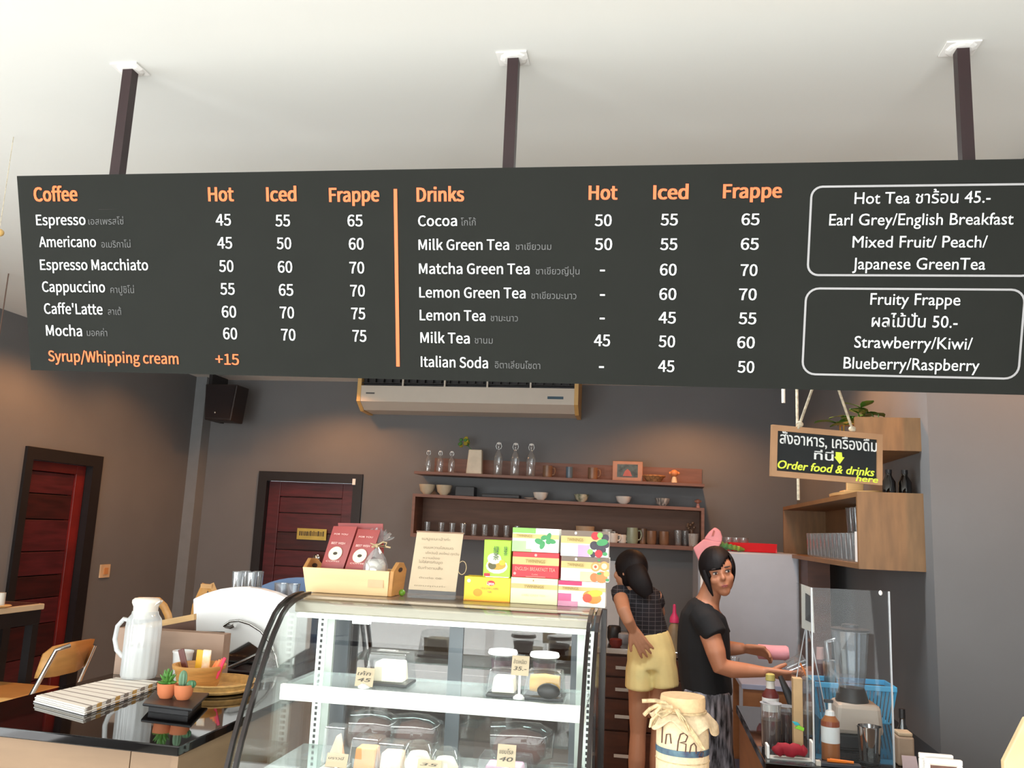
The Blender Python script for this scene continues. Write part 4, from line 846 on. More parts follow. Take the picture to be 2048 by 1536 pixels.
obj('lamp_glare', MB().box(at(706, 1238, 2.4).x, at(738, 1238, 2.4).x, 2.395, 2.42, 1.296, 1.318), MATS['led_white'], dc)  # glowing block that draws the glare on the LED tube
# shelves
szt = 1.143
sm = mat('shelf_white', 'f8f8f4', .35, var=0.0); sg_ = glass('shelf_glass', (.86, .95, .93), .1, .5, haze=.12)
obj('shelf_front_rail', MB().box(-.975, -.155, 2.262, 2.278, 1.103, szt+.001), sm, dc, bevel=.003)
obj('shelf_glass', MB().box(-.975, -.155, 2.279, 2.50, 1.134, szt-.001), sg_, dc)
obj('shelf_glass_low', MB().box(-1.0, -.155, 2.16, 2.53, .922, .93), sg_, dc)
obj('shelf_rail_low', MB().box(-1.0, -.155, 2.145, 2.159, .90, .931), sm, dc)
for x in (-.985, -.18):
    st_ = obj('slotted_upright', MB().box(x, x+.028, 2.53, 2.545, .8, 1.30), mat('upright_grey', 'dfe6e0', .4), dc)
    obj('upright_side', MB().box(x+.028 if x < -.5 else x-.022, x+.05 if x < -.5 else x, 2.535, 2.548, .8, 1.30), mat('upright_side', 'aeb5ae', .4), dc)
    mb = MB()
    for k in range(30): mb.box(x+.010, x+.017, 2.5285, 2.5302, .82+k*.016, .829+k*.016)
    obj('slot', mb, dark_pl, st_, kind='stuff')
    obj('shelf_bracket', MB().slab([(x+.01, 2.30, 1.133), (x+.01, 2.53, 1.133), (x+.01, 2.53, 1.105), (x+.01, 2.40, 1.12)], (.004, 0, 0)), sm, dc)
mir = glass('tinted_rear_glass', (.46, .38, .33), .08, .6, rough=.015, blend=.3); frg = mat('door_frame_grey', '50565c', .35, var=.03)
yr = 2.64; mull = [(-1.012, at(690, 1400, yr).x), (at(893, 1400, yr).x, at(921, 1400, yr).x), (at(1140, 1400, yr).x, -.15)]
rd_ = [obj('sliding_door', MB().box(-1.0, mull[1][0]+.02, yr+.012, yr+.016, .82, 1.33), mir, dc), obj('sliding_door', MB().box(mull[1][0], -.16, yr, yr+.004, .82, 1.33), mir, dc)]
for i, (xa, xb) in enumerate(mull): obj('door_stile', MB().box(xa+(.03 if i == 0 else 0), xb, yr-.006, yr+.022, .8, 1.345), frg, rd_[0 if i == 0 else 1])
obj('door_rail', MB().box(-1.0, -.16, yr-.004, yr+.02, 1.33, 1.346), frg, dc)
obj('door_rail', MB().box(-1.0, -.16, yr-.004, yr+.02, .801, .83), frg, dc)

# cakes and tubs inside
clam = glass('clamshell_plastic', (.97, .98, .98), .04, .4, haze=.015)
def price_tag(px, py, w_, h, y, z0, lab, txt):
    c = at(px, py, y); c = Vector((c.x, y, z0)); top = at(px, py, y).z
    t = thing('price_tag', lab, 'price tag', c)
    obj('card', MB().slab([(c.x-w_/2, y, top-h/2), (c.x+w_/2, y, top-h/2), (c.x+w_/2, y+.012, top+h/2), (c.x-w_/2, y+.012, top+h/2)], (0, .002, 0)), kraft, t)
    obj('clip_stem', MB().box(c.x-.003, c.x+.003, y+.002, y+.006, z0+.001, top-h/2+.004), whitepl, t)
    obj('clip_base', MB().lathe([(.016, .0008), (.016, .006), (.006, .012), (0, .012)], (c.x, y+.004, z0), 14), whitepl, t)
    for i, s_ in enumerate(txt): text(t, 'handwriting', s_, ink, (c.x, y+.003+.002*i, top+h*.12-i*h*.36), UX, UZ, w_*.75, h*.2, .01, .2, centre=True, out=.003)
price_tag(728, 1355, .05, .046, 2.29, szt, 'kraft price tag before the clamshell of cream cake on the upper case shelf', ['เค้ก', '45'])
price_tag(1040, 1332, .046, .048, 2.30, szt, 'kraft price tag with handwriting between the two purple tubs', ['ข้าวเหนียว', '35.-'])
zl2 = .9305
price_tag(672, 1522, .056, .03, 2.20, zl2, 'kraft price tag at the left of the lower case shelf', ['บราวนี่'])
price_tag(1012, 1513, .046, .05, 2.19, zl2, 'kraft price tag at the centre right of the lower case shelf', ['แยมโรล', '40'])
price_tag(857, 1535, .06, .03, 2.18, zl2, 'kraft price tag in the middle of the lower case shelf', ['35'])
def clamshell(px, y, z0, w_, h, d, lab, fillm, kind='wedge', black=True):
    c = at(px, 1400, y); c = Vector((c.x, y+d/2, z0+.001)); t = thing('cake_box', lab, 'cake', c)
    b = [(c.x-w_/2, y, c.z), (c.x+w_/2, y, c.z), (c.x+w_/2, y+d, c.z), (c.x-w_/2, y+d, c.z)]
    b2 = [(p[0], p[1], c.z+.008) for p in b]
    obj('tray', MB().hexa(b, b2), mat('black_tray_plastic', '3a3a3c', .3) if black else whitepl, t, bevel=.002)
    k = .86; t2 = [(c.x+(p[0]-c.x)*k, c.y+(p[1]-c.y)*k, c.z+h) for p in b]
    obj('lid', MB().hexa([(p[0], p[1], c.z+.0085) for p in b], t2), clam, t, bevel=.004)
    if kind == 'wedge': obj('cake_slice', MB().slab([(c.x-w_*.36, y+d*.15, c.z+.009), (c.x+w_*.36, y+d*.2, c.z+.009), (c.x+w_*.3, y+d*.2, c.z+h*.72), (c.x-w_*.3, y+d*.15, c.z+h*.72)], (0, d*.6, 0)), fillm, t, bevel=.004)
    if kind == 'roll': obj('cake_roll', MB().lathe([(0, -w_*.38), (h*.3, -w_*.37), (h*.36, 0), (h*.3, w_*.37), (0, w_*.38)], (c.x, c.y, c.z+.01+h*.37), 20, axis='x'), fillm, t, smooth=True)
    if kind == 'tri': obj('sandwich', MB().slab([(c.x-w_*.38, y+d*.2, c.z+.009), (c.x+w_*.38, y+d*.2, c.z+.009), (c.x+w_*.05, y+d*.2, c.z+h*.8)], (0, d*.55, 0)), fillm, t, bevel=.003)
    return t
crm = mat('cream_cake', 'f4ead2', .6, var=.05, scale=20); spg = mat('sponge', 'e9b458', .7, var=.1, scale=30); choc = mat('chocolate', '4b2a22', .6, var=.1, scale=20)
clamshell(768, 2.33, szt, .12, .085, .1, 'tall clear box of cream cake on the left of the upper case shelf', crm)
clamshell(1003, 2.30, szt, .085, .068, .085, 'white cream slice in a clear box left of the central kraft tag', crm)
clamshell(1085, 2.30, szt, .105, .07, .09, 'golden roll in a clear box on the right of the upper shelf', spg, 'roll')
clamshell(672, 2.27, zl2, .065, .11, .07, 'tall clear box of a sandwich wedge, far left of the lower shelf', mat('peach_bread', 'e8b48c', .7), 'tri', False)
clamshell(734, 2.26, zl2, .085, .09, .08, 'orange layered cake slice in a clear box, left on the lower case shelf', mat('orange_cake', 'e89a4c', .6, var=.05), 'wedge')
clamshell(786, 2.25, zl2, .085, .085, .08, 'orange and cream roll slice in a clear box beside the layered slice', mat('orange_cream', 'f0b070', .6, col2='f7ead8', scale=14), 'wedge')
g_ = at(1098, 1370, 2.295); obj('dark_dome', MB().ell((g_.x, 2.288, szt+.028), (.03, .012, .02), 16, 10), dark_pl, label='small dark mould leaning on the golden roll box on the upper case shelf', cat='mould', smooth=True)
def dome(px, y, z0, r, h, lab, m_):
    c = at(px, 1500, y); c = Vector((c.x, y, z0+.001)); t = thing('cupcake_dome', lab, 'cake', c)
    obj('dome', MB().lathe([(r, 0), (r*1.02, h*.5), (r*.9, h*.85), (r*.65, h), (0, h)], c, 20), clam, t, smooth=True)
    obj('cake', MB().lathe([(r*.6, .002), (r*.8, h*.5), (r*.5, h*.75), (0, h*.8)], c, 18), m_, t, smooth=True)
dome(838, 2.25, zl2, .045, .098, 'clear domed cup of white cream cake on the lower case shelf, left dome', crm)
dome(892, 2.25, zl2, .043, .088, 'clear domed cup of white cream cake on the lower case shelf, right dome', crm)
purp = mat('purple_sticky_rice', '4b2436', .5, var=.2, scale=60)
def tub(px, y, z0, r, h, lab, m_, fill=.6):
    c = at(px, 1330, y); c = Vector((c.x, y, z0+.001)); t = thing('dessert_tub', lab, 'dessert', c)
    obj('cup', MB().lathe([(r*.78, 0), (r*.95, h*.8), (r*1.0, h*.82)], c, 24), clam, t, smooth=True)
    obj('filling', MB().lathe([(r*.74, .002), (r*.85, h*fill), (0, h*fill)], c, 24), m_, t, smooth=True)
    obj('lid', MB().lathe([(r*1.05, h*.82), (r*1.1, h*.88), (r*1.02, h), (0, h)], c, 24), mat('lid_frost', 'f2f0f2', .3, var=0), t, smooth=True)
    return t
tz0_ = at(1045, 1350, 2.44).z; tz1_ = at(1045, 1303, 2.44).z
st1 = thing('tub_riser', 'white riser block under the two purple dessert tubs', 'stand', (at(1035, 1380, 2.45).x, 2.45, szt))
xa, xb = at(975, 1380, 2.42).x, at(1125, 1380, 2.42).x
obj('top', MB().box(xa, xb, 2.40, 2.49, tz0_-.006, tz0_), acr, st1)
for x in (xa, xb-.004): obj('leg', MB().box(x, x+.004, 2.40, 2.49, szt+.0008, tz0_-.0065), acr, st1)
tub(1005, 2.44, tz0_, .038, tz1_-tz0_, 'purple dessert tub with white lid, left one on the upper case shelf', purp)
tub(1089, 2.44, tz0_, .038, tz1_-tz0_, 'purple dessert tub with white lid, right one on the upper case shelf', purp)
clamshell(1010, 2.26, zl2, .15, .07, .1, 'wide clear box of lilac cake at the centre right of the lower case shelf', mat('lilac_cake', 'b98fa6', .6, var=.1), 'wedge', False)
clamshell(1130, 2.28, zl2, .1, .05, .09, 'low clear box of pale buns at the right end of the lower case shelf', mat('bun', 'cfae94', .6), 'roll', False)
for px, y, lab in ((745, 2.48, 'brown loaf in a clear bag at the back left of the lower case shelf'), (830, 2.48, 'brown loaf in a clear bag at the back middle of the lower case shelf'), (1040, 2.48, 'long brown loaf at the back right of the lower case shelf')):
    c = at(px, 1480, y); z0 = zl2+.001; wd = .06 if px < 1000 else .075
    t = thing('bread_loaf', lab, 'bread', (c.x, y, z0))
    obj('loaf', MB().loft([(c.x-wd*.95, y, z0+.055), (c.x-wd*.7, y, z0+.05), (c.x, y, z0+.055), (c.x+wd*.7, y, z0+.05), (c.x+wd*.95, y, z0+.05)], [(.02, .02), (.042, .032), (.048, .036), (.042, .032), (.02, .02)], 14), choc, t, smooth=True)
    obj('bag', MB().loft([(c.x-wd*1.05, y, z0+.058), (c.x, y, z0+.062), (c.x+wd*1.0, y, z0+.075), (c.x+wd*1.2, y, z0+.1)], [(.055, .034), (.06, .036), (.05, .034), (.008, .02)], 12), clam, t, smooth=True)

# ------------------------------------------------------------------ on top of the case: coffee crate
zt0 = zc
ycf = 2.55
A = at(611.5, 1184, ycf); Bb = at(775, 1192, ycf); Cc = at(780.4, 1141, ycf); Dd = at(607, 1134, ycf)
z0 = zt0+.0006; hh = (Dd.z-A.z+Cc.z-Bb.z)/2
wc = thing('wooden_caddy', 'pale wooden caddy with handle holes holding coffee bags on the display case', 'crate', ((A.x+Bb.x)/2, ycf+.06, z0))
pw_ = mat('light_pine', 'ecc893', .55, var=.06, scale=4, stretch=(1, 1, 7)); dep = .115
obj('front_panel', MB().slab([(A.x, ycf, z0), (Bb.x, ycf, z0), (Cc.x, ycf-.008, z0+hh), (Dd.x, ycf-.008, z0+hh)], (0, .01, 0)), pw_, wc, bevel=.002)
obj('back_panel', MB().slab([(A.x, ycf+dep, z0), (Bb.x, ycf+dep, z0), (Cc.x, ycf+dep+.008, z0+hh), (Dd.x, ycf+dep+.008, z0+hh)], (0, .01, 0)), pw_, wc, bevel=.002)
obj('floor_panel', MB().box(A.x+.005, Bb.x-.005, ycf+.011, ycf+dep-.001, z0, z0+.008), pw_, wc)
for (bx0, tx0, dx) in ((A.x, Dd.x, .012), (Bb.x, Cc.x+.002, .012)):
    pts = [(0, 0), (dep+.01, 0), (dep+.018, hh+.002), (dep*.8, hh+.024), (dep*.35, hh+.026), (-.006, hh)]
    hol = [(dep*.33+.022*math.cos(k*PI/6)+.022, hh+.003+.007*math.sin(k*PI/6)) for k in range(12)]
    f3 = lambda y_, z_, o_: (bx0+(tx0-bx0)*z_/hh+o_, ycf+y_, z0+z_)
    hf = obj('handle_end', MB().slab([f3(y_, z_, 0) for y_, z_ in pts], (dx, 0, 0)), mat('pine_end', 'c98f4e', .55, var=.12, scale=5, stretch=(1, 1, 7)), wc, bevel=.002)
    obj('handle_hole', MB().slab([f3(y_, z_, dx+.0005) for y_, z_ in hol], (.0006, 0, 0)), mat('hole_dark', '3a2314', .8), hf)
obj('brand_burn', MB().box(at(737, 1165, ycf).x, at(768, 1165, ycf).x, ycf-.0065, ycf-.006, z0+.025, z0+.048), mat('burn_mark', 'dfae84', .6), wc)
bagm = mat('coffee_bag_red', '9a3a35', .4, var=.05)
def bag(pts, y, lab, z_b, lean=.03, deco=True):
    P4 = [at(px, py, y) for px, py in pts]   # TL TR BR BL
    for i in (2, 3): P4[i] = Vector((P4[i].x-(P4[i].z-z_b)*(-.12), y-.0, z_b))
    for i in (0, 1): P4[i] = P4[i]+Vector((0, lean, 0))
    c = (P4[2]+P4[3])/2; t = thing('coffee_bag', lab, 'bag', c)
    mb = MB(); vs = []; fs = []; N_ = 6
    for j in range(N_+1):
        v_ = j/N_; l = P4[3].lerp(P4[0], v_); r = P4[2].lerp(P4[1], v_); th = .018*(1-max(0, v_-.55)/.45*.9)
        vs += [l, l.lerp(r, .5)+Vector((0, -.006 if 0 < j < N_ else 0, 0)), r, r+Vector((0, th, 0)), l.lerp(r, .5)+Vector((0, th+.006, 0)), l+Vector((0, th, 0))]
    for j in range(N_):
        for k in range(6): fs.append((j*6+k, j*6+(k+1) % 6, j*6+6+(k+1) % 6, j*6+6+k))
    fs += [(5, 4, 3, 2, 1, 0), tuple(N_*6+k for k in range(6))]
    obj('pouch', MB().add(vs, fs), bagm, t, smooth=True)
    if deco:
        ux = (P4[2]-P4[3]).normalized(); uz = (P4[0]-P4[3]).normalized(); nn = ux.cross(uz).normalized(); H = (P4[0]-P4[3]).length; W_ = (P4[2]-P4[3]).length
        O = P4[3]+nn*.0075
        cc = O+ux*W_*.5+uz*H*.565
        cpts = [cc+(ux*math.cos(k*PI/12)+uz*math.sin(k*PI/12))*W_*.3 for k in range(24)]
        obj('round_label', MB().slab(cpts, -nn*.0008), mat('label_cream', 'f4e6bd', .6, var=.03), t)
        cp2 = [cc+nn*.0006+(ux*math.cos(k*PI/6)*.2+uz*math.sin(k*PI/6)*.14)*W_*.5 for k in range(12)]
        obj('bean_emblem', MB().slab(cp2, -nn*.0005), ink, t)
        for s_, f_, cp_ in (('BEST WISH', .71, .007), ('COFFEE', .43, .004), ('FOR YOU', .86, .005)):
            if s_: text(t, 'bag_text', s_, mat('bag_print', 'f0c8bd', .6, var=0), O+ux*W_*.5+uz*H*f_, ux, uz, W_*.62, cp_, .005, centre=True)
    return t
zb_bag = z0+.0085
bag([(676, 1045.8), (766, 1047.6), (762, 1180), (690, 1178)], 2.64, 'dark red coffee bag at the back of the wooden caddy', zb_bag, .0, False)
bag([(662.6, 1052), (710, 1053), (672, 1180), (628, 1178)], 2.585, 'dark red coffee bag with round cream label at the left of the wooden caddy', zb_bag, .02)
bag([(712, 1058), (757, 1060), (720, 1182), (675, 1180)], 2.573, 'dark red coffee bag with round cream label beside the cellophane gift', zb_bag, .02)
q = at(751, 1125, 2.6); gx, gy, gz = q.x, 2.6, zb_bag
gf = thing('cellophane_gift', 'cellophane wrapped gift with a twine bow at the right of the caddy', 'gift', (gx, gy, gz))
cel = glass('cellophane', (.96, .96, .95), .25, .8, haze=.14)
obj('wrapped_jar', MB().lathe([(.03, .002), (.032, .05), (.032, .085), (.022, .098), (0, .1)], (gx, gy, gz), 20), mat('sugar_white', 'efe8dc', .5), gf, smooth=True)
zt1 = at(754.4, 1091, 2.6).z-gz
obj('wrap', MB().lathe([(.036, .001), (.039, .03), (.039, .08), (.03, .105), (.008, zt1-.004), (.006, zt1)], (gx, gy, gz), 24, cap=None), cel, gf, smooth=True)
fan = MB(); n = 28; ctr_ = Vector((gx+.004, gy, gz+zt1))
for k in range(n):
    a0 = math.radians(25+130*k/n); a1 = math.radians(25+130*(k+1)/n); L0 = .052+.006*math.sin(k*1.7); yo = .010*math.sin(k*2.1); yo1 = .010*math.sin((k+1)*2.1); L1 = .052+.006*math.sin((k+1)*1.7)
    fan.add([ctr_, ctr_+Vector((math.cos(a0)*L0, yo, math.sin(a0)*L0)), ctr_+Vector((math.cos(a1)*L1, yo1, math.sin(a1)*L1))], [(0, 1, 2)])
obj('fan_top', fan, cel, gf)
tw = mat('jute_twine', 'd3b98c', .8, var=.2, scale=60)
for pth in (((0, 0), (-.02, .006), (-.034, .004), (-.03, -.006), (0, 0)), ((0, 0), (.02, .012), (.032, .01), (.028, -.002), (0, 0)), ((0, 0), (.03, -.002), (.045, -.004)), ((0, 0), (-.028, -.012), (-.048, -.022))):
    obj('twine_loop', MB().loft([ctr_+Vector((x, -.012, z)) for x, z in pth], .0026, 6), tw, gf, smooth=True)
obj('twine_knot', MB().ell(ctr_+Vector((0, -.008, 0)), (.009, .008, .007), 10, 6), tw, gf, smooth=True)
q = at(804, 1186, 2.6); obj('green_bead', MB().ell((q.x, 2.6, zt0+.0108), .0105, 12, 8), mat('lime', '6f9f2c', .4), label='small green ball between the wooden caddy and the kraft notice', cat='ball', smooth=True)
# notice stand
yn = 2.56; n4 = [at(813.8, 1189.6, yn), at(910.3, 1197, yn), at(922.4, 1061.5, yn), at(828.6, 1057.8, yn)]
z0 = zt0+.0006; dz = z0-(n4[0].z+n4[1].z)/2
n4 = [Vector((p.x, yn+(.03 if i > 1 else 0), p.z+dz)) for i, p in enumerate(n4)]; n4[0].z = n4[1].z = z0
nt_ = thing('notice_stand', 'kraft paper notice in a clear acrylic stand on the display case', 'sign', ((n4[0].x+n4[1].x)/2, yn+.02, z0))
ux = (n4[1]-n4[0]).normalized(); uz = (n4[3]-n4[0]); uz = (uz-ux*uz.dot(ux)); Hn = uz.length; uz.normalize(); nn = ux.cross(uz); Wn = (n4[1]-n4[0]).length
sk = (n4[3]-n4[0]).dot(ux)/Hn
PN = lambda a, b, o=0: n4[0]+ux*(a*Wn+sk*b*Hn)+uz*(b*Hn)+nn*o
obj('acrylic_sheet', MB().slab([PN(0, 0), PN(1, 0), PN(1, 1), PN(0, 1)], -nn*.003), acr, nt_)
obj('kraft_sheet', MB().slab([PN(0.01, .12, .001), PN(.99, .12, .001), PN(.99, .985, .001), PN(.01, .985, .001)], -nn*.0008), kraft, nt_)
obj('acrylic_foot', MB().box(n4[0].x+.004, n4[1].x-.004, yn+.004, yn+.06, z0, z0+.003), acr, nt_)
obj('top_clip', MB().slab([PN(0, .985, .003), PN(1, .985, .003), PN(1, 1.005, .003), PN(0, 1.005, .003)], -nn*.006), brown_mug, nt_)
gi = mat('faded_ink', '8d8069', .8, var=0)
for s_, xx, v_, w_, cp_ in (('เมนูแนะนำค่ะ', .14, .87, .6, .0075), ('ขนมหวานโฮมเมด', .2, .74, .62, .0075), ('เค้กวันนี้ สดใหม่ ทุกวัน', .26, .66, .7, .0065), ('หวานน้อย', .22, .585, .35, .006), ('ไม่ใส่สารกันบูด', .14, .52, .5, .0075), ('รับทำตามสั่ง', .14, .43, .52, .0075), ('ติดต่อ 08-', .2, .29, .5, .005), ('ขอบคุณค่ะ', .12, .175, .65, .004)):
    text(nt_, 'notice_text', s_, gi, PN(xx, v_, .0016), ux, uz, w_*Wn, cp_)
obj('twine_ring', MB().loft([PN(1.0, .48, -.002)+ux*(.008+.013*math.cos(k*PI/8))+uz*.02*math.sin(k*PI/8) for k in range(17)], .0012, 5), tw, nt_)
# ---- tea boxes
def tbox(px0, px1, pyt, pyb, zb0, name, lab, base, y=2.58, dp=.07):
    xa = at(px0, (pyt+pyb)/2, y).x; xb = at(px1, (pyt+pyb)/2, y).x; h = (pyb-pyt)*y/FPX*1.0
    t = thing(name, lab, 'tea box', ((xa+xb)/2, y+dp/2, zb0))
    obj('carton', MB().box(xa, xb, y, y+dp, zb0, zb0+h), base, t, bevel=.0012)
    cnt = [0]
    def R(a, b, c, d, m_, nm='printed_band'):
        cnt[0] += 1; o_ = .0004+.00025*cnt[0]
        obj(nm, MB().box(xa+(xb-xa)*a, xa+(xb-xa)*b, y-o_-.0002, y-o_, zb0+h*c, zb0+h*d), m_, t)
    def E_(cx, cz_, rx, rz, m_, nm='printed_fruit', rot=0):
        cnt[0] += 1; o_ = .0004+.00025*cnt[0]; W_ = xb-xa
        pts = []
        for k in range(14):
            a = 2*PI*k/14; u_, v_ = rx*W_*math.cos(a), rz*W_*math.sin(a); u_, v_ = u_*math.cos(rot)-v_*math.sin(rot), u_*math.sin(rot)+v_*math.cos(rot)
            pts.append((xa+W_*cx+u_, y-o_-.0003, zb0+h*cz_+v_))
        obj(nm, MB().slab(pts, (0, .0002, 0)), m_, t)
    def TX(s_, cx, cz_, w_, cp_, m_, bold=.01):
        text(t, 'box_lettering', s_, m_, (xa+(xb-xa)*cx, y-.0075, zb0+h*cz_), UX, UZ, (xb-xa)*w_, h*cp_, bold, centre=True, out=0)
    return h, R, E_, TX, t
gold = mat('gold_band', 'd8c07a', .5, var=.05); goldt = mat('gold_text', 'a58a45', .5, var=0); pw2 = mat('print_white', 'f7f5ef', .5, var=0)
Z0 = zt0+.0006
lg = mat('leaf_print', '3f9a58', .5, var=.1); tgreen = mat('print_green', '8fce5e', .5, var=.1); dkp = mat('print_brown', '7d6a5a', .5, var=.03)
h1, R, E_, TX, t = tbox(928, 1020.4, 1156, 1203, Z0, 'yellow_tea_box', 'long yellow tea box lying at the left end of the boxes', mat('carton_yellow', 'fbd61c', .45, var=.03))
E_(.3, .35, .1, .08, mat('print_orange', 'f5a61e', .5)); E_(.58, .76, .085, .055, mat('print_red', 'd4232f', .5)); E_(.1, .82, .04, .04, mat('print_pale', 'cfe0d0', .5)); TX('Lipton', .58, .69, .15, .13, pw2, .02); TX('YELLOW LABEL', .56, .5, .4, .08, goldt); TX('TEA', .56, .36, .1, .08, goldt); R(.0, 1, 0, .05, MATS['print_orange'])
h2, R, E_, TX, t = tbox(967.2, 1021, 1085, 1157.5, Z0+h1+.0008, 'green_tea_box', 'upright lime green tea box standing on the yellow one', mat('carton_lime', 'a6dc2c', .45, var=.04))
E_(.5, .3, .4, .27, pw2); E_(.5, .33, .34, .18, mat('tea_amber', 'cf9c28', .5)); E_(.33, .3, .15, .13, mat('tea_dark', '5f5a2c', .5)); E_(.4, .5, .26, .2, mat('ice_cream', 'f2f0d0', .5)); E_(.7, .4, .12, .1, mat('lemon', 'f0bf2a', .5)); R(.04, .26, .02, .1, MATS['print_red']); R(.1, .96, 0, .02, pw2)
TX('緑', .47, .66, .2, .14, mat('forest_ink', '2f5a2e', .5), .01); TX('茶', .47, .48, .2, .14, MATS['forest_ink'], .01); TX('抹', .82, .72, .14, .1, MATS['forest_ink']); TX('茶', .82, .6, .14, .1, MATS['forest_ink'])
h5, R, E_, TX, t = tbox(1021, 1115, 1160, 1210, Z0, 'cream_tea_box', 'cream tea box at the bottom of the middle stack', mat('carton_cream', 'f7eebc', .45, var=.02))
R(0, 1, .58, .76, gold); TX('TWININGS', .5, .62, .42, .1, goldt, .015); E_(.48, .9, .012, .02, goldt); TX('EARL GREY TEA', .5, .3, .5, .07, mat('faint_gold', 'e6d79a', .5), .0)
h4, R, E_, TX, t = tbox(1024.5, 1117.5, 1111, 1160, Z0+h5+.0008, 'red_tea_box', 'red English breakfast tea box in the middle of the middle stack', mat('carton_red', 'd3202c', .45, var=.03))
R(0, 1, .5, .8, gold); TX('TWININGS', .5, .58, .42, .13, goldt, .015); TX('ENGLISH BREAKFAST TEA', .5, .27, .86, .14, mat('salmon', 'f0a090', .5), .01); E_(.5, .89, .03, .03, mat('pinkish', 'f0b0a8', .5)); E_(.06, .14, .03, .03, MATS['pinkish']); TX('CLASSIC', .5, .1, .14, .06, MATS['salmon']); R(.3, .72, .03, .05, MATS['salmon'])
h3, R, E_, TX, t = tbox(1024.5, 1117.5, 1065, 1111.5, Z0+h5+h4+.0016, 'mint_tea_box', 'white and green mint tea box on top of the middle stack', mat('carton_white', 'f6f7ee', .45, var=.01))
R(0, .5, .78, 1, tgreen); R(0, .3, .1, .45, mat('print_mint', 'b4e09a', .5)); R(0, .42, .0, .12, MATS['print_mint']); R(0, 1, .56, .75, gold); TX('TWININGS', .26, .61, .34, .1, goldt, .015)
for cx, cz_, rx, rz, ro in ((.58, .45, .1, .06, -.3), (.68, .62, .07, .05, .4), (.78, .66, .09, .05, 1.2), (.84, .48, .1, .05, -.2), (.65, .3, .09, .05, 1.2), (.78, .45, .06, .05, 0)): E_(cx, cz_, rx, rz, lg, 'printed_leaf', ro)
h8, R, E_, TX, t = tbox(1116, 1211, 1167, 1215, Z0, 'mango_tea_box', 'pink and white mango tea box at the bottom of the right stack', MATS['carton_white'])
R(0, .5, .83, 1, mat('print_magenta', 'd42a6a', .5)); R(0, .28, .06, .5, mat('print_pink', 'e86a9a', .5)); R(0, .42, 0, .2, mat('print_rose', 'f2a8c4', .5)); R(0, 1, .62, .78, gold); TX('TWININGS', .26, .66, .34, .1, goldt, .015)
E_(.72, .4, .2, .13, mat('mango', 'f09a3c', .5), rot=-.2); E_(.78, .56, .16, .07, mat('mango_yellow', 'fbc93a', .5), rot=.1); E_(.62, .36, .1, .09, mat('mango_red', 'e8563a', .5))
h7, R, E_, TX, t = tbox(1122, 1218, 1119.5, 1166, Z0+h8+.0008, 'peach_tea_box', 'brown and white peach tea box in the middle of the right stack', MATS['carton_white'])
R(0, 1, .8, 1, dkp); R(0, 1, .52, .8, gold); TX('TWININGS', .3, .6, .34, .12, goldt, .015); E_(.31, .9, .025, .03, pw2); R(.4, .7, 0, .4, mat('print_peach', 'f7c9a4', .5))
for cx, cz_, r_, m_ in ((.72, .62, .1, 'f2a45a'), (.9, .66, .1, 'f2a45a'), (.7, .18, .09, 'ee7a40'), (.85, .2, .12, 'f08a48'), (.95, .35, .06, 'f7c070')): E_(cx, cz_, r_, r_, mat('peach_'+m_, m_, .5))
E_(.72, .62, .06, .06, mat('peach_flesh', 'fbe3b4', .5)); E_(.9, .66, .06, .06, MATS['peach_flesh']); E_(.72, .62, .03, .03, mat('peach_pit', 'b8502c', .5)); E_(.8, .35, .05, .025, lg); E_(.97, .1, .04, .03, lg); E_(.79, .9, .03, .02, lg)
h6, R, E_, TX, t = tbox(1121.6, 1217, 1069, 1119, Z0+h8+h7+.0016, 'berry_tea_box', 'brown and white forest fruit tea box on top of the right stack', MATS['carton_white'])
R(0, 1, .78, 1, dkp); R(0, 1, .5, .78, gold); TX('TWININGS', .3, .58, .34, .12, goldt, .015); E_(.31, .9, .025, .03, pw2); R(.36, .6, 0, .45, mat('print_lilac', 'd9a6d4', .5))
blkb = mat('blackberry', '3d3140', .5, var=.2, scale=80)
for cx, cz_, r_, m_ in ((.7, .45, .09, blkb), (.85, .3, .1, blkb), (.93, .75, .08, blkb), (.95, .5, .07, blkb), (.68, .1, .06, blkb), (.72, .82, .085, MATS['print_red']), (.8, .14, .08, MATS['print_red']), (.62, .2, .06, tgreen), (.82, .85, .06, tgreen)): E_(cx, cz_, r_, r_, m_)
E_(.87, .58, .12, .07, lg, 'printed_leaf', .2); E_(.93, .14, .05, .04, lg, 'printed_leaf')

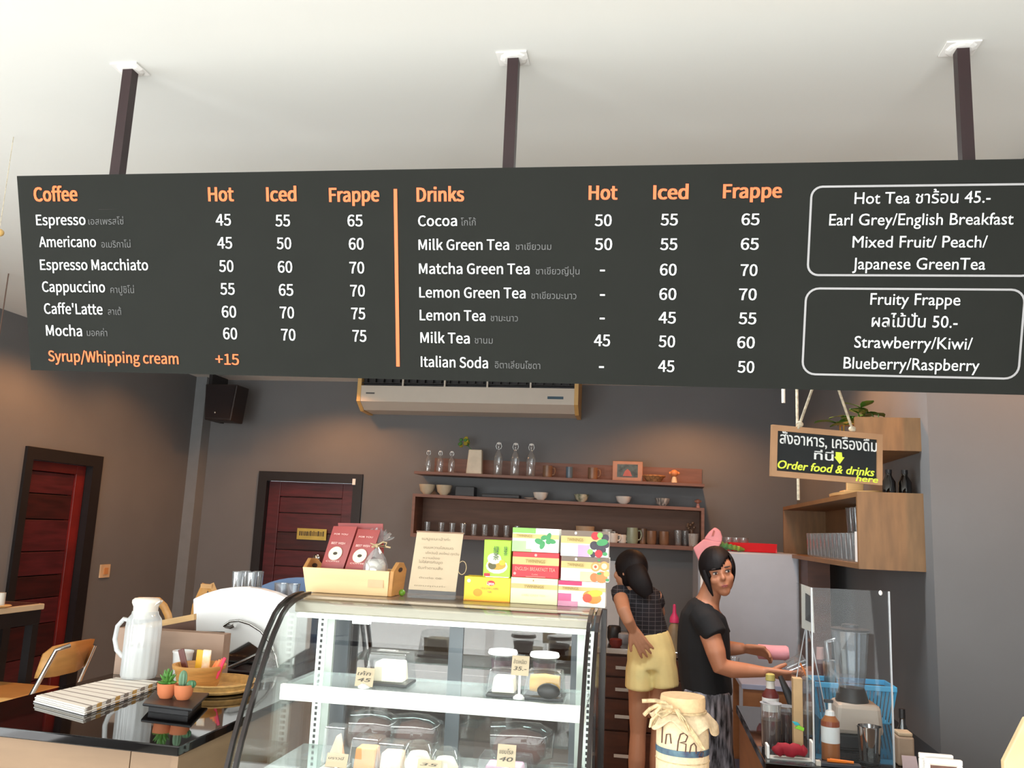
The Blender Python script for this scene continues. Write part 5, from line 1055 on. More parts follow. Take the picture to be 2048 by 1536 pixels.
# ------------------------------------------------------------------ people
def fuse(mb, voxel, smooth=4):
    me = bpy.data.meshes.new('f'); me.from_pydata([tuple(v) for v in mb.v], [], mb.f); me.update()
    o = bpy.data.objects.new('f', me); COL.objects.link(o)
    r = o.modifiers.new('r', 'REMESH'); r.mode = 'VOXEL'; r.voxel_size = voxel
    s_ = o.modifiers.new('s', 'SMOOTH'); s_.factor = .5; s_.iterations = smooth
    dg_ = bpy.context.evaluated_depsgraph_get(); m2 = bpy.data.meshes.new_from_object(o.evaluated_get(dg_))
    out = MB(); out.v = [v.co.copy() for v in m2.vertices]; out.f = [tuple(p.vertices) for p in m2.polygons]
    bpy.data.objects.remove(o); bpy.data.meshes.remove(me); bpy.data.meshes.remove(m2); return out
def hand(mb, wr, F, N, curl=.35, s=1.0, thumb=1, tdir=None, spread=.06):
    """palm and five fingers: F = direction of the fingers, N = direction the palm faces"""
    F = Vector(F).normalized(); N = Vector(N); N = (N-F*N.dot(F)).normalized(); Lt = F.cross(N)*thumb; wr = Vector(wr)
    mb.loft2 = None
    def seg(pts, rs): mb.loft(pts, rs, 8)
    for i in range(4):
        o_ = (i-1.5)*.0195*s; b0 = wr+Lt*(-o_)*.55; k0 = wr+F*.088*s-Lt*o_
        seg([b0, (b0+k0)/2+N*.001, k0], [.013*s, .0125*s, .0105*s])
        L = (.07, .078, .073, .058)[i]*s; d = (F-Lt*(i-1.5)*spread).normalized(); p = k0; pts = [k0-d*.005]; an = 0
        for j, fr_ in enumerate((.45, .32, .23)):
            an += curl*(1, 1.1, .9)[j]; dd = d*math.cos(an)+N*math.sin(an); p = p+dd*L*fr_; pts.append(p)
        seg(pts, [.0098*s, .0092*s, .0085*s, .0068*s])
    t0 = wr+F*.018*s+Lt*.022*s; td = Vector(tdir).normalized() if tdir is not None else (F*.7+Lt*.75+N*.25).normalized()
    seg([t0, t0+td*.038*s, t0+td*.06*s+F*.006*s, t0+td*.078*s+F*.016*s], [.0145*s, .0125*s, .0105*s, .008*s])
def head_rot(yaw, roll=0, pitch=0):
    return Matrix.Rotation(math.radians(roll), 3, 'Y') @ Matrix.Rotation(math.radians(yaw), 3, 'Z') @ Matrix.Rotation(math.radians(pitch), 3, 'X')
def add_head(mb, c, R, s=1.0):
    E3 = lambda p, r: mb.ell(Vector(c)+R @ (Vector(p)*s), tuple(v*s for v in r), 20, 14, rot=R)
    E3((0, .012, .022), (.073, .092, .092)); E3((0, -.022, -.035), (.06, .064, .066)); E3((0, -.052, -.082), (.03, .03, .028))
    E3((0, -.045, .03), (.064, .045, .05)); E3((0, -.092, -.018), (.0125, .016, .014)); E3((0, -.085, .002), (.008, .012, .022))
    E3((-.034, -.062, -.025), (.024, .022, .026)); E3((.034, -.062, -.025), (.024, .022, .026))
    E3((0, -.08, -.056), (.024, .01, .012)); E3((-.072, .016, -.012), (.007, .015, .026)); E3((.072, .016, -.012), (.007, .015, .026))
def face(parent, c, R, s=1.0):
    def E3(name, p, r, m_, lab=None): obj(name, MB().ell(Vector(c)+R @ (Vector(p)*s), tuple(v*s for v in r), 14, 8, rot=R), m_, parent, smooth=True, label=lab)
    for x in (-.031, .031):
        E3('eye', (x, -.0835, .008), (.0125, .006, .006), mat('eye_white', 'cfc2b8', .3))
        E3('iris', (x+.002, -.0875, .008), (.0058, .004, .0055), mat('eye_dark', '1a0f0c', .2))
        E3('eyebrow', (x, -.0865, .03), (.017, .004, .0032), mat('brow', '2a1812', .6))
        E3('eyelid', (x, -.086, .0142), (.0135, .0045, .0025), mat('brow', '2a1812', .6))
    E3('mouth', (0, -.0895, -.054), (.018, .004, .0035), mat('lip', 'a04f48', .4)); E3('mouth', (0, -.0885, -.0605), (.015, .004, .0035), mat('lip', 'a04f48', .4))
def hair_cap(c, R, s, window, lowz=-.07, r=(.083, .103, .103), oc=(0, .012, .024)):
    vs = []; fs = []; nu, nv = 44, 30
    for j in range(nv+1):
        th = PI*j/nv
        for k in range(nu):
            a = 2*PI*k/nu; p = Vector((r[0]*math.sin(th)*math.cos(a), r[1]*math.sin(th)*math.sin(a), r[2]*math.cos(th)))
            if p.z < 0: p.z *= 1.0+.25*(p.y > -.02); p.x *= 1-.08*min(1, -p.z/.1)
            p *= 1+.008*math.sin(a*17+j*.3)
            vs.append(p+Vector(oc))
    for j in range(nv):
        for k in range(nu):
            q = (j*nu+k, j*nu+(k+1) % nu, (j+1)*nu+(k+1) % nu, (j+1)*nu+k); m_ = sum((vs[i] for i in q), Vector((0, 0, 0)))/4
            if window(m_) or m_.z < lowz: continue
            fs.append(q[::-1])
    return MB().add([Vector(c)+R @ (v*s) for v in vs], fs)

# --- woman in black behind the right counter
Y0 = 4.0
base = Vector((.30, 4.0, 0))
pw = thing('person', 'woman in a black short-sleeved top and patterned trousers holding a glass and pink cloth', 'person', base)
hc_ = at(1437, 1145, 3.97); HR = head_rot(6, -13, 4)
B = MB()
T_ = lambda l: ([at(px, py, y) for px, py, y, r in l], [r for px, py, y, r in l])
B.loft(*T_([(1415, 1420, 4., (.085, .12)), (1410, 1340, 4., (.085, .115)), (1408, 1270, 4., (.09, .13)), (1408, 1228, 4., (.085, .14)), (1412, 1210, 4., (.06, .09)), (1417, 1198, 3.99, (.05, .052)), (1426, 1170, 3.98, (.045, .048))]))
add_head(B, hc_, HR, .9)
nearW = at(1530, 1343, 3.84); farW = at(1487, 1297, 4.13)
B.loft(*T_([(1408, 1228, 3.88, .048), (1418, 1262, 3.85, .046), (1432, 1305, 3.82, .042), (1440, 1332, 3.82, .038), (1465, 1339, 3.83, .036), (1495, 1341, 3.84, .03), (1532, 1344, 3.84, (.021, .026))]))
B.loft(*T_([(1415, 1228, 4.12, .048), (1430, 1262, 4.14, .045), (1440, 1290, 4.15, .04), (1455, 1297, 4.15, .036), (1470, 1297, 4.14, .031), (1489, 1297, 4.13, .024)]))
hand(B, nearW, (1, -.06, -.12), (0.05, .55, .85), curl=.22, s=1.0, thumb=-1, tdir=(.75, .1, .62))
hand(B, farW, (.9, -.25, -.05), (.1, -.6, -.75), curl=.45, s=.95, thumb=-1, tdir=(.8, -.5, .1))
B.loft([at(1412, 1400, 3.93), Vector((.29, 3.93, .5)), Vector((.29, 3.93, .1))], [(.06, .06), (.05, .05), (.035, .035)]); B.loft([at(1416, 1400, 4.07), Vector((.31, 4.07, .5)), Vector((.31, 4.07, .1))], [(.06, .06), (.05, .05), (.035, .035)])
for y in (3.93, 4.07): B.loft([(.25, y, .05), (.32, y, .045), (.42, y, .035)], [(.03, .03), (.035, .042), (.02, .035)])
body = obj('body', fuse(B, .0055), skin, pw, smooth=True)
face(pw, hc_, HR, .9)
win = lambda p: (p.y < -.012 and p.z < .024+max(0, min(.085, p.x+.012))*.8 and -.058 < p.x < .068) or (p.y < -.03 and p.z < -.06)
obj('hair', hair_cap(hc_, HR, .9, win, lowz=-.09, r=(.089, .107, .106)), hair_m, pw, smooth=True, solid=.008)
obj('hair_strand', MB().loft([hc_+HR @ (Vector(p)*.9) for p in ((-.07, -.045, .03), (-.072, -.05, -.02), (-.066, -.05, -.065), (-.058, -.045, -.1))], [(.012, .007), (.013, .008), (.009, .006), (.003, .003)], 8), hair_m, pw, smooth=True)
Sh = MB()
Sh.loft(*T_([(1416, 1392, 4., (.108, .145)), (1410, 1350, 4., (.112, .142)), (1407, 1300, 4., (.117, .15)), (1407, 1255, 4., (.112, .16)), (1406, 1228, 4., (.098, .16)), (1409, 1214, 4., (.075, .12)), (1413, 1206, 4., (.058, .07))]))
Sh.loft(*T_([(1402, 1226, 3.9, .06), (1412, 1242, 3.86, .06), (1432, 1273, 3.83, .055)])); Sh.loft(*T_([(1410, 1226, 4.1, .06), (1425, 1242, 4.13, .058), (1441, 1273, 4.14, .053)]))
obj('black_top', fuse(Sh, .008), black_c, pw, smooth=True)
pants = mat('patterned_trousers', '97949c', .85, col2='171519', scale=9, stretch=(6, 6, 1.2))
Tr = MB()
for y in (3.94, 4.06): Tr.loft([at(1414, 1380, y), at(1414, 1420, y), at(1417, 1500, y), Vector((.30, y, .5)), Vector((.30, y, .12))], [(.10, .085), (.108, .085), (.105, .08), (.09, .065), (.08, .06)])
obj('trousers', fuse(Tr, .008), pants, pw, smooth=True)
# what she holds
q = at(1543, 1305, 4.05); dirc = (at(1574, 1307, 4.0)-at(1514, 1303, 4.05)).normalized()
obj('pink_cloth_roll', MB().loft([at(1513, 1303, 4.19), at(1517, 1303, 4.19), at(1545, 1305, 4.17), at(1573, 1306, 4.15), at(1577, 1306, 4.15)], [(.015, .015), (.033, .026), (.032, .028), (.032, .03), (.026, .024)], 18), pink, label='rolled pink cloth held in the hands of the woman in black', cat='cloth', smooth=True)
hg = thing('held_glass', 'clear glass held in the near hand of the woman in black', 'glass', at(1588, 1350, 3.9))
gd = (at(1600, 1325, 3.93)-at(1572, 1338, 3.93)).normalized(); g0 = at(1573, 1337, 3.93)
obj('glass_wall', MB().loft([g0, g0+gd*.02, g0+gd*.085], [.028, .031, .036], 18), glr, hg, smooth=True)
obj('orange_stick', MB().loft([at(1600, 1326, 3.9), at(1615, 1356, 3.88)], .0045, 7), mat('orange_plastic', 'e87a1c', .4), hg)
# --- woman in yellow shorts
base = Vector((-.0, 4.85, 0))
p2 = thing('person', 'woman seen from behind in a dark checked top and yellow shorts, hand on hip', 'person', base)
h2c = at(1259, 1143, 4.82); HR2 = head_rot(-128, 12, 14)
B = MB()
B.loft(*T_([(1303, 1300, 4.85, (.11, .085)), (1297, 1264, 4.85, (.095, .08)), (1285, 1230, 4.83, (.098, .08)), (1276, 1202, 4.82, (.105, .08)), (1268, 1183, 4.82, (.085, .06)), (1264, 1172, 4.82, (.045, .045)), (1261, 1158, 4.82, (.043, .045))]))
add_head(B, h2c, HR2, .92)
w2 = at(1266, 1259, 4.68)
B.loft(*T_([(1238, 1186, 4.8, .042), (1243, 1202, 4.72, .04), (1248, 1222, 4.64, .036), (1256, 1240, 4.64, .032), (1267, 1262, 4.69, (.026, .022))]))
hand(B, w2, (.55, .12, -.85), (.1, 1, .1), curl=.12, s=1.0, thumb=-1, tdir=(-.1, .1, -1), spread=.12)
B.loft(*T_([(1308, 1190, 4.85, .042), (1318, 1225, 4.98, .036), (1300, 1262, 5.2, .025)]))
for px, dx in ((1280, -.03), (1322, .09)):
    t_ = at(px+2, 1300, 4.85); th_ = at(px-2, 1375, 4.85); kn_ = at(px-4, 1465, 4.86); an = Vector((kn_.x-.012, 4.87, .10))
    cf_ = kn_.lerp(an, .3)+Vector((0, -.02, 0))
    B.loft([t_, th_, (th_+kn_)/2, kn_, cf_, an.lerp(cf_, .3), an], [(.06, .07), (.058, .065), (.053, .058), (.043, .047), (.046, .05), (.034, .036), (.027, .03)])
    B.loft([an-UZ*.05+Vector((0, -.03, 0)), an-UZ*.055+Vector((0, .03, 0)), an-UZ*.07+Vector((0, .12, 0))], [(.028, .03), (.033, .035), (.03, .02)])
obj('body', fuse(B, .0055), mat('skin_light', 'c18a6a', .5, var=.03), p2, smooth=True)
win2 = lambda p: (p.y < -.03 and p.z < .04 and abs(p.x) < .062)
obj('hair', hair_cap(h2c, HR2, .95, win2, lowz=-.085), hair_m, p2, smooth=True, solid=.01)
Hh = MB(); Hh.loft([at(1265, 1128, 4.78), at(1272, 1145, 4.74), at(1279, 1163, 4.72), at(1289, 1178, 4.71), at(1297, 1191, 4.71)], [(.05, .035), (.06, .035), (.06, .03), (.05, .022), (.03, .012)], 16)
obj('long_hair', Hh, hair_m, p2, smooth=True)
# checked top: procedural weave lines
M = bpy.data.materials.new('checked_cloth'); M.use_nodes = True; nt = M.node_tree; b = nt.nodes['Principled BSDF']; tc = nt.nodes.new('ShaderNodeTexCoord'); sp_ = nt.nodes.new('ShaderNodeSeparateXYZ'); cb = nt.nodes.new('ShaderNodeCombineXYZ'); br = nt.nodes.new('ShaderNodeTexBrick')
nt.links.new(tc.outputs['Object'], sp_.inputs[0]); nt.links.new(sp_.outputs['X'], cb.inputs['X']); nt.links.new(sp_.outputs['Z'], cb.inputs['Y']); nt.links.new(cb.outputs[0], br.inputs['Vector'])
br.inputs['Scale'].default_value = 1; br.inputs['Brick Width'].default_value = .034; br.inputs['Row Height'].default_value = .0225; br.inputs['Mortar Size'].default_value = .0016; br.inputs['Mortar Smooth'].default_value = .4; br.offset = 0
br.inputs['Color1'].default_value = (.012, .011, .014, 1); br.inputs['Color2'].default_value = (.02, .018, .024, 1); br.inputs['Mortar'].default_value = (.10, .092, .10, 1)
nt.links.new(br.outputs['Color'], b.inputs['Base Color']); b.inputs['Roughness'].default_value = .85
Sh = MB()
Sh.loft(*T_([(1299, 1271, 4.85, (.106, .092)), (1294, 1255, 4.85, (.108, .09)), (1285, 1230, 4.83, (.112, .09)), (1277, 1205, 4.82, (.119, .09)), (1271, 1188, 4.82, (.11, .08)), (1266, 1177, 4.82, (.07, .06))]))
Sh.loft(*T_([(1248, 1186, 4.81, .05), (1238, 1186, 4.79, .05), (1240, 1197, 4.74, .046)])); Sh.loft(*T_([(1300, 1190, 4.84, .05), (1311, 1196, 4.88, .048), (1315, 1208, 4.93, .045)]))
obj('checked_top', fuse(Sh, .008), M, p2, smooth=True)
Sr = MB()
Sr.loft(*T_([(1298, 1264, 4.85, (.104, .09)), (1300, 1280, 4.85, (.118, .1)), (1303, 1310, 4.85, (.133, .115)), (1304, 1335, 4.85, (.13, .115))]))
for px, r_ in ((1279, .078), (1329, .078)): Sr.loft(*T_([(px+6 if px < 1300 else px-9, 1300, 4.85, (.07, .1)), (px+1 if px < 1300 else px-3, 1340, 4.85, (r_, .112)), (px, 1377 if px < 1300 else 1372, 4.85, (r_+.001, .115))]))
obj('yellow_shorts', fuse(Sr, .008), yellow_c, p2, smooth=True)

# ------------------------------------------------------------------ right counter
rz = .9; RX = .362; RY0, RY1 = 2.89, 3.8
rc = thing('bar_counter', 'oak bar counter with a black top along the right wall', 'counter', ((RX+XR)/2, 3.6, 0))
obj('black_top', MB().box(RX, .97, RY0, RY1, rz-.03, rz), gloss_blk, rc, bevel=.003)
oak = mat('oak_side', '9a6338', .5, var=.08, scale=4, stretch=(1, 1, 6))
obj('end_panel', MB().box(RX+.012, RX+.03, RY0+.01, RY1-.01, 0, rz-.031), oak, rc)
obj('front_panel', MB().box(RX+.031, .955, RY0+.01, RY0+.028, 0, rz-.031), oak, rc)
def base_(px, py): return atz(px, py, rz)
cl = lambda p, dx=.04: Vector((max(RX+dx, p.x), min(max(p.y, RY0+.03), RY1-.05), rz+.0006))
# acrylic screen
s0 = base_(1628, 1522); s0.y = 2.93; s0.x = at(1628, 1500, 2.93).x; s1x = at(1788, 1500, 2.93).x; top_ = at(1700, 1179, 2.93).z
ac_ = thing('acrylic_screen', 'tall clear acrylic screen standing on the black bar counter', 'screen', ((s0.x+s1x)/2, 2.93, rz))
obj('front_sheet', MB().box(s0.x, s1x, 2.93, 2.935, rz+.0006, top_), acr, ac_)
edg = mat('acrylic_edge', 'c9cdd0', .2, var=0)
obj('sheet_edge', MB().box(s1x-.002, s1x+.002, 2.928, 2.937, rz+.0006, top_), edg, ac_); obj('sheet_edge', MB().box(s0.x-.002, s0.x+.002, 2.928, 2.937, rz+.0006, top_), edg, ac_)
obj('side_sheet', MB().box(s0.x, s0.x+.004, 2.9365, 3.22, rz+.0006, top_), acr, ac_)
obj('suction_hook', MB().ell(at(1761, 1186, 2.925), (.006, .004, .008), 10, 6), whitepl, ac_, smooth=True)
lh = thing('framed_notice', 'small white framed dark notice standing behind the acrylic screen top', 'sign', at(1615, 1255, 3.26))
obj('frame', MB().slab([at(px, py, 3.24) for px, py in ((1604, 1256), (1629, 1266), (1625, 1176), (1603, 1168))], (0, .012, 0)), ivory, lh)
obj('dark_print', MB().slab([at(px, py, 3.236) for px, py in ((1611, 1240), (1623, 1246), (1621, 1192), (1611, 1186))], (0, .003, 0)), dark_pl, lh)
obj('post', MB().box(at(1612, 1300, 3.25).x, at(1612, 1300, 3.25).x+.006, 3.253, 3.259, rz+.0006, at(1612, 1250, 3.25).z), edg, lh)
tent = thing('acrylic_tent', 'clear acrylic A-shaped stand left of the acrylic screen', 'stand', at(1612, 1400, 3.32))
tz = at(1612, 1253, 3.32).z; tx = at(1612, 1253, 3.32).x
for sgn in (-1, 1): obj('leaning_sheet', MB().slab([(tx+sgn*.075, 3.3, rz+.001), (tx+sgn*.004, 3.3, tz), (tx+sgn*.004, 3.4, tz), (tx+sgn*.075, 3.4, rz+.001)], (.003*sgn, 0, 0)), acr, tent)
for sgn in (-1, 1): obj('sheet_edge', MB().loft([(tx+sgn*.076, 3.298, rz+.003), (tx+sgn*.005, 3.298, tz)], .002, 6), edg, tent)
# blender
c = cl(base_(1706, 1492)); bl_ = thing('blender', 'bar blender with a big clear jug on a beige motor base', 'blender', c)
sc_ = c.y/FPX
bb_ = mat('beige_enamel', 'b7a99a', .4, var=.02)
H1 = at(1706, 1402, c.y).z; wdt = .082
obj('foot_base', MB().box(c.x-.065, c.x+.06, c.y-.07, c.y+.07, rz+.0006, rz+.05), dark_pl, bl_, bevel=.008)
obj('motor_base', MB().hexa([(c.x-.075, c.y-.08, rz+.051), (c.x+.085, c.y-.08, rz+.051), (c.x+.085, c.y+.08, rz+.051), (c.x-.075, c.y+.08, rz+.051)], [(c.x-.06, c.y-.065, H1), (c.x+.08, c.y-.065, H1), (c.x+.08, c.y+.065, H1), (c.x-.06, c.y+.065, H1)]), bb_, bl_, bevel=.015)
H2 = at(1706, 1375, c.y).z; H3 = at(1706, 1262, c.y).z
obj('collar', MB().lathe([(.055, H1-rz+.001), (.05, H1-rz+.02), (.042, H2-rz)], (c.x, c.y, rz), 20), dark_pl, bl_, smooth=True)
obj('jug', MB().lathe([(.042, H2-rz+.001), (.05, H2-rz+.05), (.062, H3-rz)], (c.x, c.y, rz), 8, cap=None), glass('grey_jug', (.62, .67, .72), .14, .6, haze=.12), bl_)
obj('jug_handle', MB().loft([(c.x-.055, c.y-.02, H3-.03), (c.x-.085, c.y-.02, H3-.04), (c.x-.075, c.y-.02, H2+.06), (c.x-.045, c.y-.02, H2+.03)], .007, 8), glr, bl_, smooth=True)
obj('jug_lid', MB().lathe([(.064, H3-rz+.001), (.066, H3-rz+.008), (.03, H3-rz+.012), (.028, H3-rz+.022), (0, H3-rz+.024)], (c.x, c.y, rz), 20), dark_pl, bl_, smooth=True)
# squeeze bottle
c = cl(base_(1661, 1500)); c.y = 3.0; c.x = at(1661, 1480, 3.0).x
ht = at(1661, 1412, 3.0).z-rz; t = thing('syrup_bottle', 'amber syrup bottle with a white label and pump top behind the screen', 'bottle', c)
rr = .028
obj('body', MB().lathe([(rr, .0), (rr, ht*.62), (rr*.95, ht*.72), (rr*.55, ht*.82)], c, 20), mat('amber_syrup', 'a8622c', .3, var=.04), t, smooth=True)
obj('label', MB().lathe([(rr+.0008, ht*.32), (rr+.0008, ht*.62)], c, 20, cap=None), whitepl, t, smooth=True)
obj('shoulder_band', MB().lathe([(rr+.001, ht*.63), (rr*.97+.001, ht*.72)], c, 20, cap=None), mat('rust', 'a4481c', .4), t)
obj('cap', MB().lathe([(rr*.58, ht*.822), (rr*.5, ht*.9), (.006, ht*.93), (.006, ht*1.06)], c, 14), whitepl, t); obj('pump_head', MB().box(c.x-.018, c.x+.01, c.y-.007, c.y+.007, rz+ht*1.06, rz+ht*1.12), dark_pl, t, bevel=.002)
# steel shaker
c = cl(base_(1739, 1512)); c.y = 2.99; c.x = at(1739, 1490, 2.99).x
ht = at(1739, 1452, c.y).z-rz; t = thing('steel_shaker', 'shiny steel shaker cup on the bar counter right of the syrup bottle', 'cup', c)
obj('cup', MB().lathe([(.025, 0), (.03, .01), (.036, ht-.006), (.038, ht), (.034, ht), (.028, .02), (0, .02)], c, 24), chrome, t, smooth=True); obj('base_ring', MB().lathe([(.027, .001), (.031, .004), (.029, .008)], c, 20, cap=None), dark_pl, t)
# blue basket + steel cup
yb4 = 3.62; xa, xb = at(1630, 1380, yb4).x, at(1792, 1380, yb4).x; ztb = at(1700, 1368, yb4).z
bk = thing('blue_basket', 'light blue plastic slatted basket behind the blender', 'basket', ((xa+xb)/2, yb4+.08, rz))
ins = .02
for k in range(22):
    x = xa+(xb-xa)*k/21; xi = xa+ins+(xb-xa-2*ins)*k/21
    obj('slat', MB().hexa([(xi-.004, yb4+ins, rz+.003), (xi+.004, yb4+ins, rz+.003), (xi+.004, yb4+ins+.003, rz+.003), (xi-.004, yb4+ins+.003, rz+.003)], [(x-.0055, yb4, ztb-.01), (x+.0055, yb4, ztb-.01), (x+.0055, yb4+.003, ztb-.01), (x-.0055, yb4+.003, ztb-.01)]), blue_pl, bk)
obj('rim', MB().box(xa-.004, xb+.004, yb4-.004, yb4+.004, ztb-.02, ztb).box(xa-.004, xb+.004, yb4+.16, yb4+.168, ztb-.02, ztb).box(xa-.004, xa+.004, yb4, yb4+.16, ztb-.02, ztb).box(xb-.004, xb+.004, yb4, yb4+.16, ztb-.02, ztb), blue_pl, bk, bevel=.002)
obj('floor_plate', MB().box(xa+ins, xb-ins, yb4+ins, yb4+.15, rz+.0006, rz+.003), blue_pl, bk)
obj('side_wall', MB().hexa([(xa+ins, yb4+ins, rz+.003), (xa+ins+.003, yb4+ins, rz+.003), (xa+ins+.003, yb4+.15, rz+.003), (xa+ins, yb4+.15, rz+.003)], [(xa, yb4, ztb-.01), (xa+.003, yb4, ztb-.01), (xa+.003, yb4+.165, ztb-.01), (xa, yb4+.165, ztb-.01)]), blue_pl, bk)
q = at(1661, 1345, yb4+.08); ht = at(1661, 1322, yb4+.08).z-rz-.004
t = thing('steel_cup', 'tall steel cup standing in the blue basket', 'cup', (q.x, yb4+.085, rz+.0035))
obj('cup', MB().lathe([(.024, 0), (.026, .01), (.022, ht*.6), (.03, ht), (.027, ht), (.02, .02), (0, .02)], (q.x, yb4+.085, rz+.0035), 20), steel, t, smooth=True); obj('rim', MB().lathe([(.03, ht), (.031, ht+.003), (.028, ht+.003)], (q.x, yb4+.085, rz+.0035), 20, cap=None), chrome, t)
q = at(1640, 1310, yb4+.1); t = thing('chocolate_bottle', 'dark red-brown sauce bottle at the back of the bar counter', 'bottle', (q.x-.015, 3.9, rz))
ht = at(1640, 1295, 3.9).z-rz
obj('body', MB().lathe([(.035, 0), (.036, ht*.55), (.02, ht*.8)], (at(1640, 1300, 3.9).x, 3.9, rz+.0006), 18), mat('maroon_bottle', '4a1c1a', .35), t, smooth=True); obj('cap', MB().lathe([(.016, ht*.8), (.014, ht)], (at(1640, 1300, 3.9).x, 3.9, rz+.0006), 14), mat('rose_cap', 'b58a80', .5), t)
# left cluster
def cyl(name, cat, lab, px, pyt, pyb, y, r, mbody, parts=(), prof=None):
    x = at(px, (pyt+pyb)/2, y).x; x = max(x, RX+r+.004); h = at(px, pyt, y).z-rz
    t = thing(name, lab, cat, (x, y, rz+.0006))
    obj('body', MB().lathe([(a*r, b_*h) for a, b_ in (prof or ((.85, 0), (.9, .04), (1, 1)))], (x, y, rz+.0006), 20), mbody, t, smooth=True)
    for nm, pr, m_ in parts: obj(nm, MB().lathe([(a*r, b_*h) for a, b_ in pr], (x, y, rz+.0006), 18), m_, t, smooth=True)
    return t, x, h
cherry = mat('dark_cherry_sauce', '3a1210', .3)
cyl('glass_canister', 'jar', 'clear straight glass canister of dark syrup on the bar counter edge', 1542, 1406, 1480, 3.1, .034, glr, [('syrup', ((.86, .02), (.9, .04), (.93, .62), (0, .62)), cherry), ('rim', ((1.0, .985), (1.06, 1), (.96, 1)), edg)])
cyl('glass_canister', 'jar', 'clear glass jar of dark red syrup right of the taller canister', 1573, 1412, 1470, 3.16, .028, glr, [('syrup', ((.86, .02), (.9, .04), (.95, .8), (0, .8)), cherry), ('rim', ((1.0, .985), (1.06, 1), (.96, 1)), edg)])
cyl('sauce_bottle', 'bottle', 'maroon sauce bottle with a pale yellow top behind the glass canisters', 1541, 1347, 1440, 3.42, .03, mat('maroon_bottle2', '6a2a26', .35), [('label', ((1.02, .3), (1.02, .55)), whitepl), ('cap', ((.55, .72), (.5, .86)), ceram), ('nozzle', ((.6, .87), (.55, .98), (.3, 1)), mat('pale_yellow_cap', 'b9ab5e', .5))], ((.95, 0), (1, .1), (1, .6), (.5, .72)))
y = 3.02; xa, xb = at(1587, 1420, y).x, at(1606, 1420, y).x; z1_ = at(1597, 1357, y).z
t = thing('menu_stand', 'tall narrow beige card box with a bright clip on the bar counter', 'box', ((xa+xb)/2, y+.02, rz))
obj('carton', MB().box(xa, xb, y, y+.035, rz+.0006, z1_), mat('beige_card', 'c4a377', .7), t, bevel=.002)
cz_ = at(1596, 1452, y).z
obj('cyan_clip', MB().slab([(xa-.006, y-.006, cz_+.014), (xa+.004, y-.006, cz_+.002), (xa+.02, y-.006, cz_+.004), (xa+.012, y-.006, cz_+.012)], (0, .005, 0)), mat('cyan_plastic', '2cb8c8', .4), t, bevel=.001)
obj('green_clip', MB().slab([(xa+.002, y-.0065, cz_-.006), (xa+.03, y-.0065, cz_-.014), (xa+.032, y-.0065, cz_-.004), (xa+.014, y-.0065, cz_+.004)], (0, .005, 0)), mat('lime_plastic', '8ee02c', .4), t, bevel=.001)
cyl('straw_dispenser', 'dispenser', 'clear cylindrical dispenser right behind the beige card box', 1617, 1362, 1480, 3.32, .024, glr, [('filling', ((.6, .03), (.62, .45), (0, .46)), mat('kraft_straws', 'a38663', .7))])
t = thing('ladle', 'black handled utensil leaning among the syrup canisters', 'utensil', at(1578, 1470, 3.3))
obj('handle', MB().loft([at(1560, 1352, 3.3), at(1575, 1385, 3.28), at(1583, 1415, 3.26)], [(.008, .005), (.014, .006), (.009, .005)], 8), dark_pl, t, smooth=True)
pz = at(1588, 1440, 3.25); pz.z = rz+.004
obj('shaft', MB().loft([at(1583, 1413, 3.26), pz], .004, 6), dark_pl, t)
# clear rack with the red cloth
y = 2.935; xa, xb = RX+.012, at(1624, 1500, y).x
rk = thing('clear_rack', 'low clear rack with white ends holding a crimson cloth at the counter corner', 'rack', ((xa+xb)/2, y+.02, rz))
for x, zt5 in ((xa, .04), (xb, .06)): obj('white_end', MB().box(x, x+.008, y, y+.05, rz+.0006, rz+zt5), whitepl, rk, bevel=.002)
obj('front_bar', MB().box(xa+.009, xb, y, y+.003, rz+.0006, rz+.012), acr, rk); obj('back_bar', MB().box(xa+.009, xb, y+.047, y+.05, rz+.0006, rz+.035), acr, rk); obj('floor_strip', MB().box(xa+.009, xb, y+.004, y+.046, rz+.0006, rz+.003), ivory, rk)
cm_ = MB(); random.seed(3)
pts = []; rs = []
for i in range(12): pts.append((xa+.02+(xb-xa-.03)*i/11, y+.022+random.uniform(-.004, .004), rz+.028+random.uniform(-.003, .004))); rs.append((.017+random.uniform(-.004, .005), .016+random.uniform(-.003, .003)))
rs[0] = rs[-1] = (.006, .006)
obj('crimson_cloth', cm_.loft(pts, rs, 12), red_c, label='bunched crimson cloth lying in the clear rack', cat='cloth', smooth=True)
# remote / knife tray
t = thing('slim_tray', 'slim dark tray with orange sticks in front of the syrup bottle', 'tray', at(1690, 1515, 2.92))
xa, xb = at(1642, 1515, 2.90).x, at(1722, 1515, 2.90).x
obj('tray', MB().box(xa, xb, 2.895, 2.925, rz+.0006, rz+.012), mat('slate', '3a3d44', .35), t, bevel=.002); obj('sticks', MB().loft([(xa+.02, 2.91, rz+.017), (xb-.04, 2.912, rz+.016)], .005, 6).loft([(xa+.03, 2.918, rz+.018), (xb-.02, 2.906, rz+.017)], .004, 6), MATS['orange_plastic'], t); obj('cream_ends', MB().box(xa-.0135, xa-.0005, 2.9, 2.92, rz+.0006, rz+.014), ivory, t)
cyl('dark_wine_bottle', 'bottle', 'dark bottle near the wall right of the acrylic screen', 1805, 1418, 1500, 3.08, .026, dg, [('cap', ((.4, .82), (.38, 1)), dark_pl)], ((1, 0), (1, .45), (.4, .7), (.38, .82)))
y = 2.98; xa, xb = at(1795, 1480, y).x, at(1829, 1480, y).x; hz = at(1812, 1466, y).z
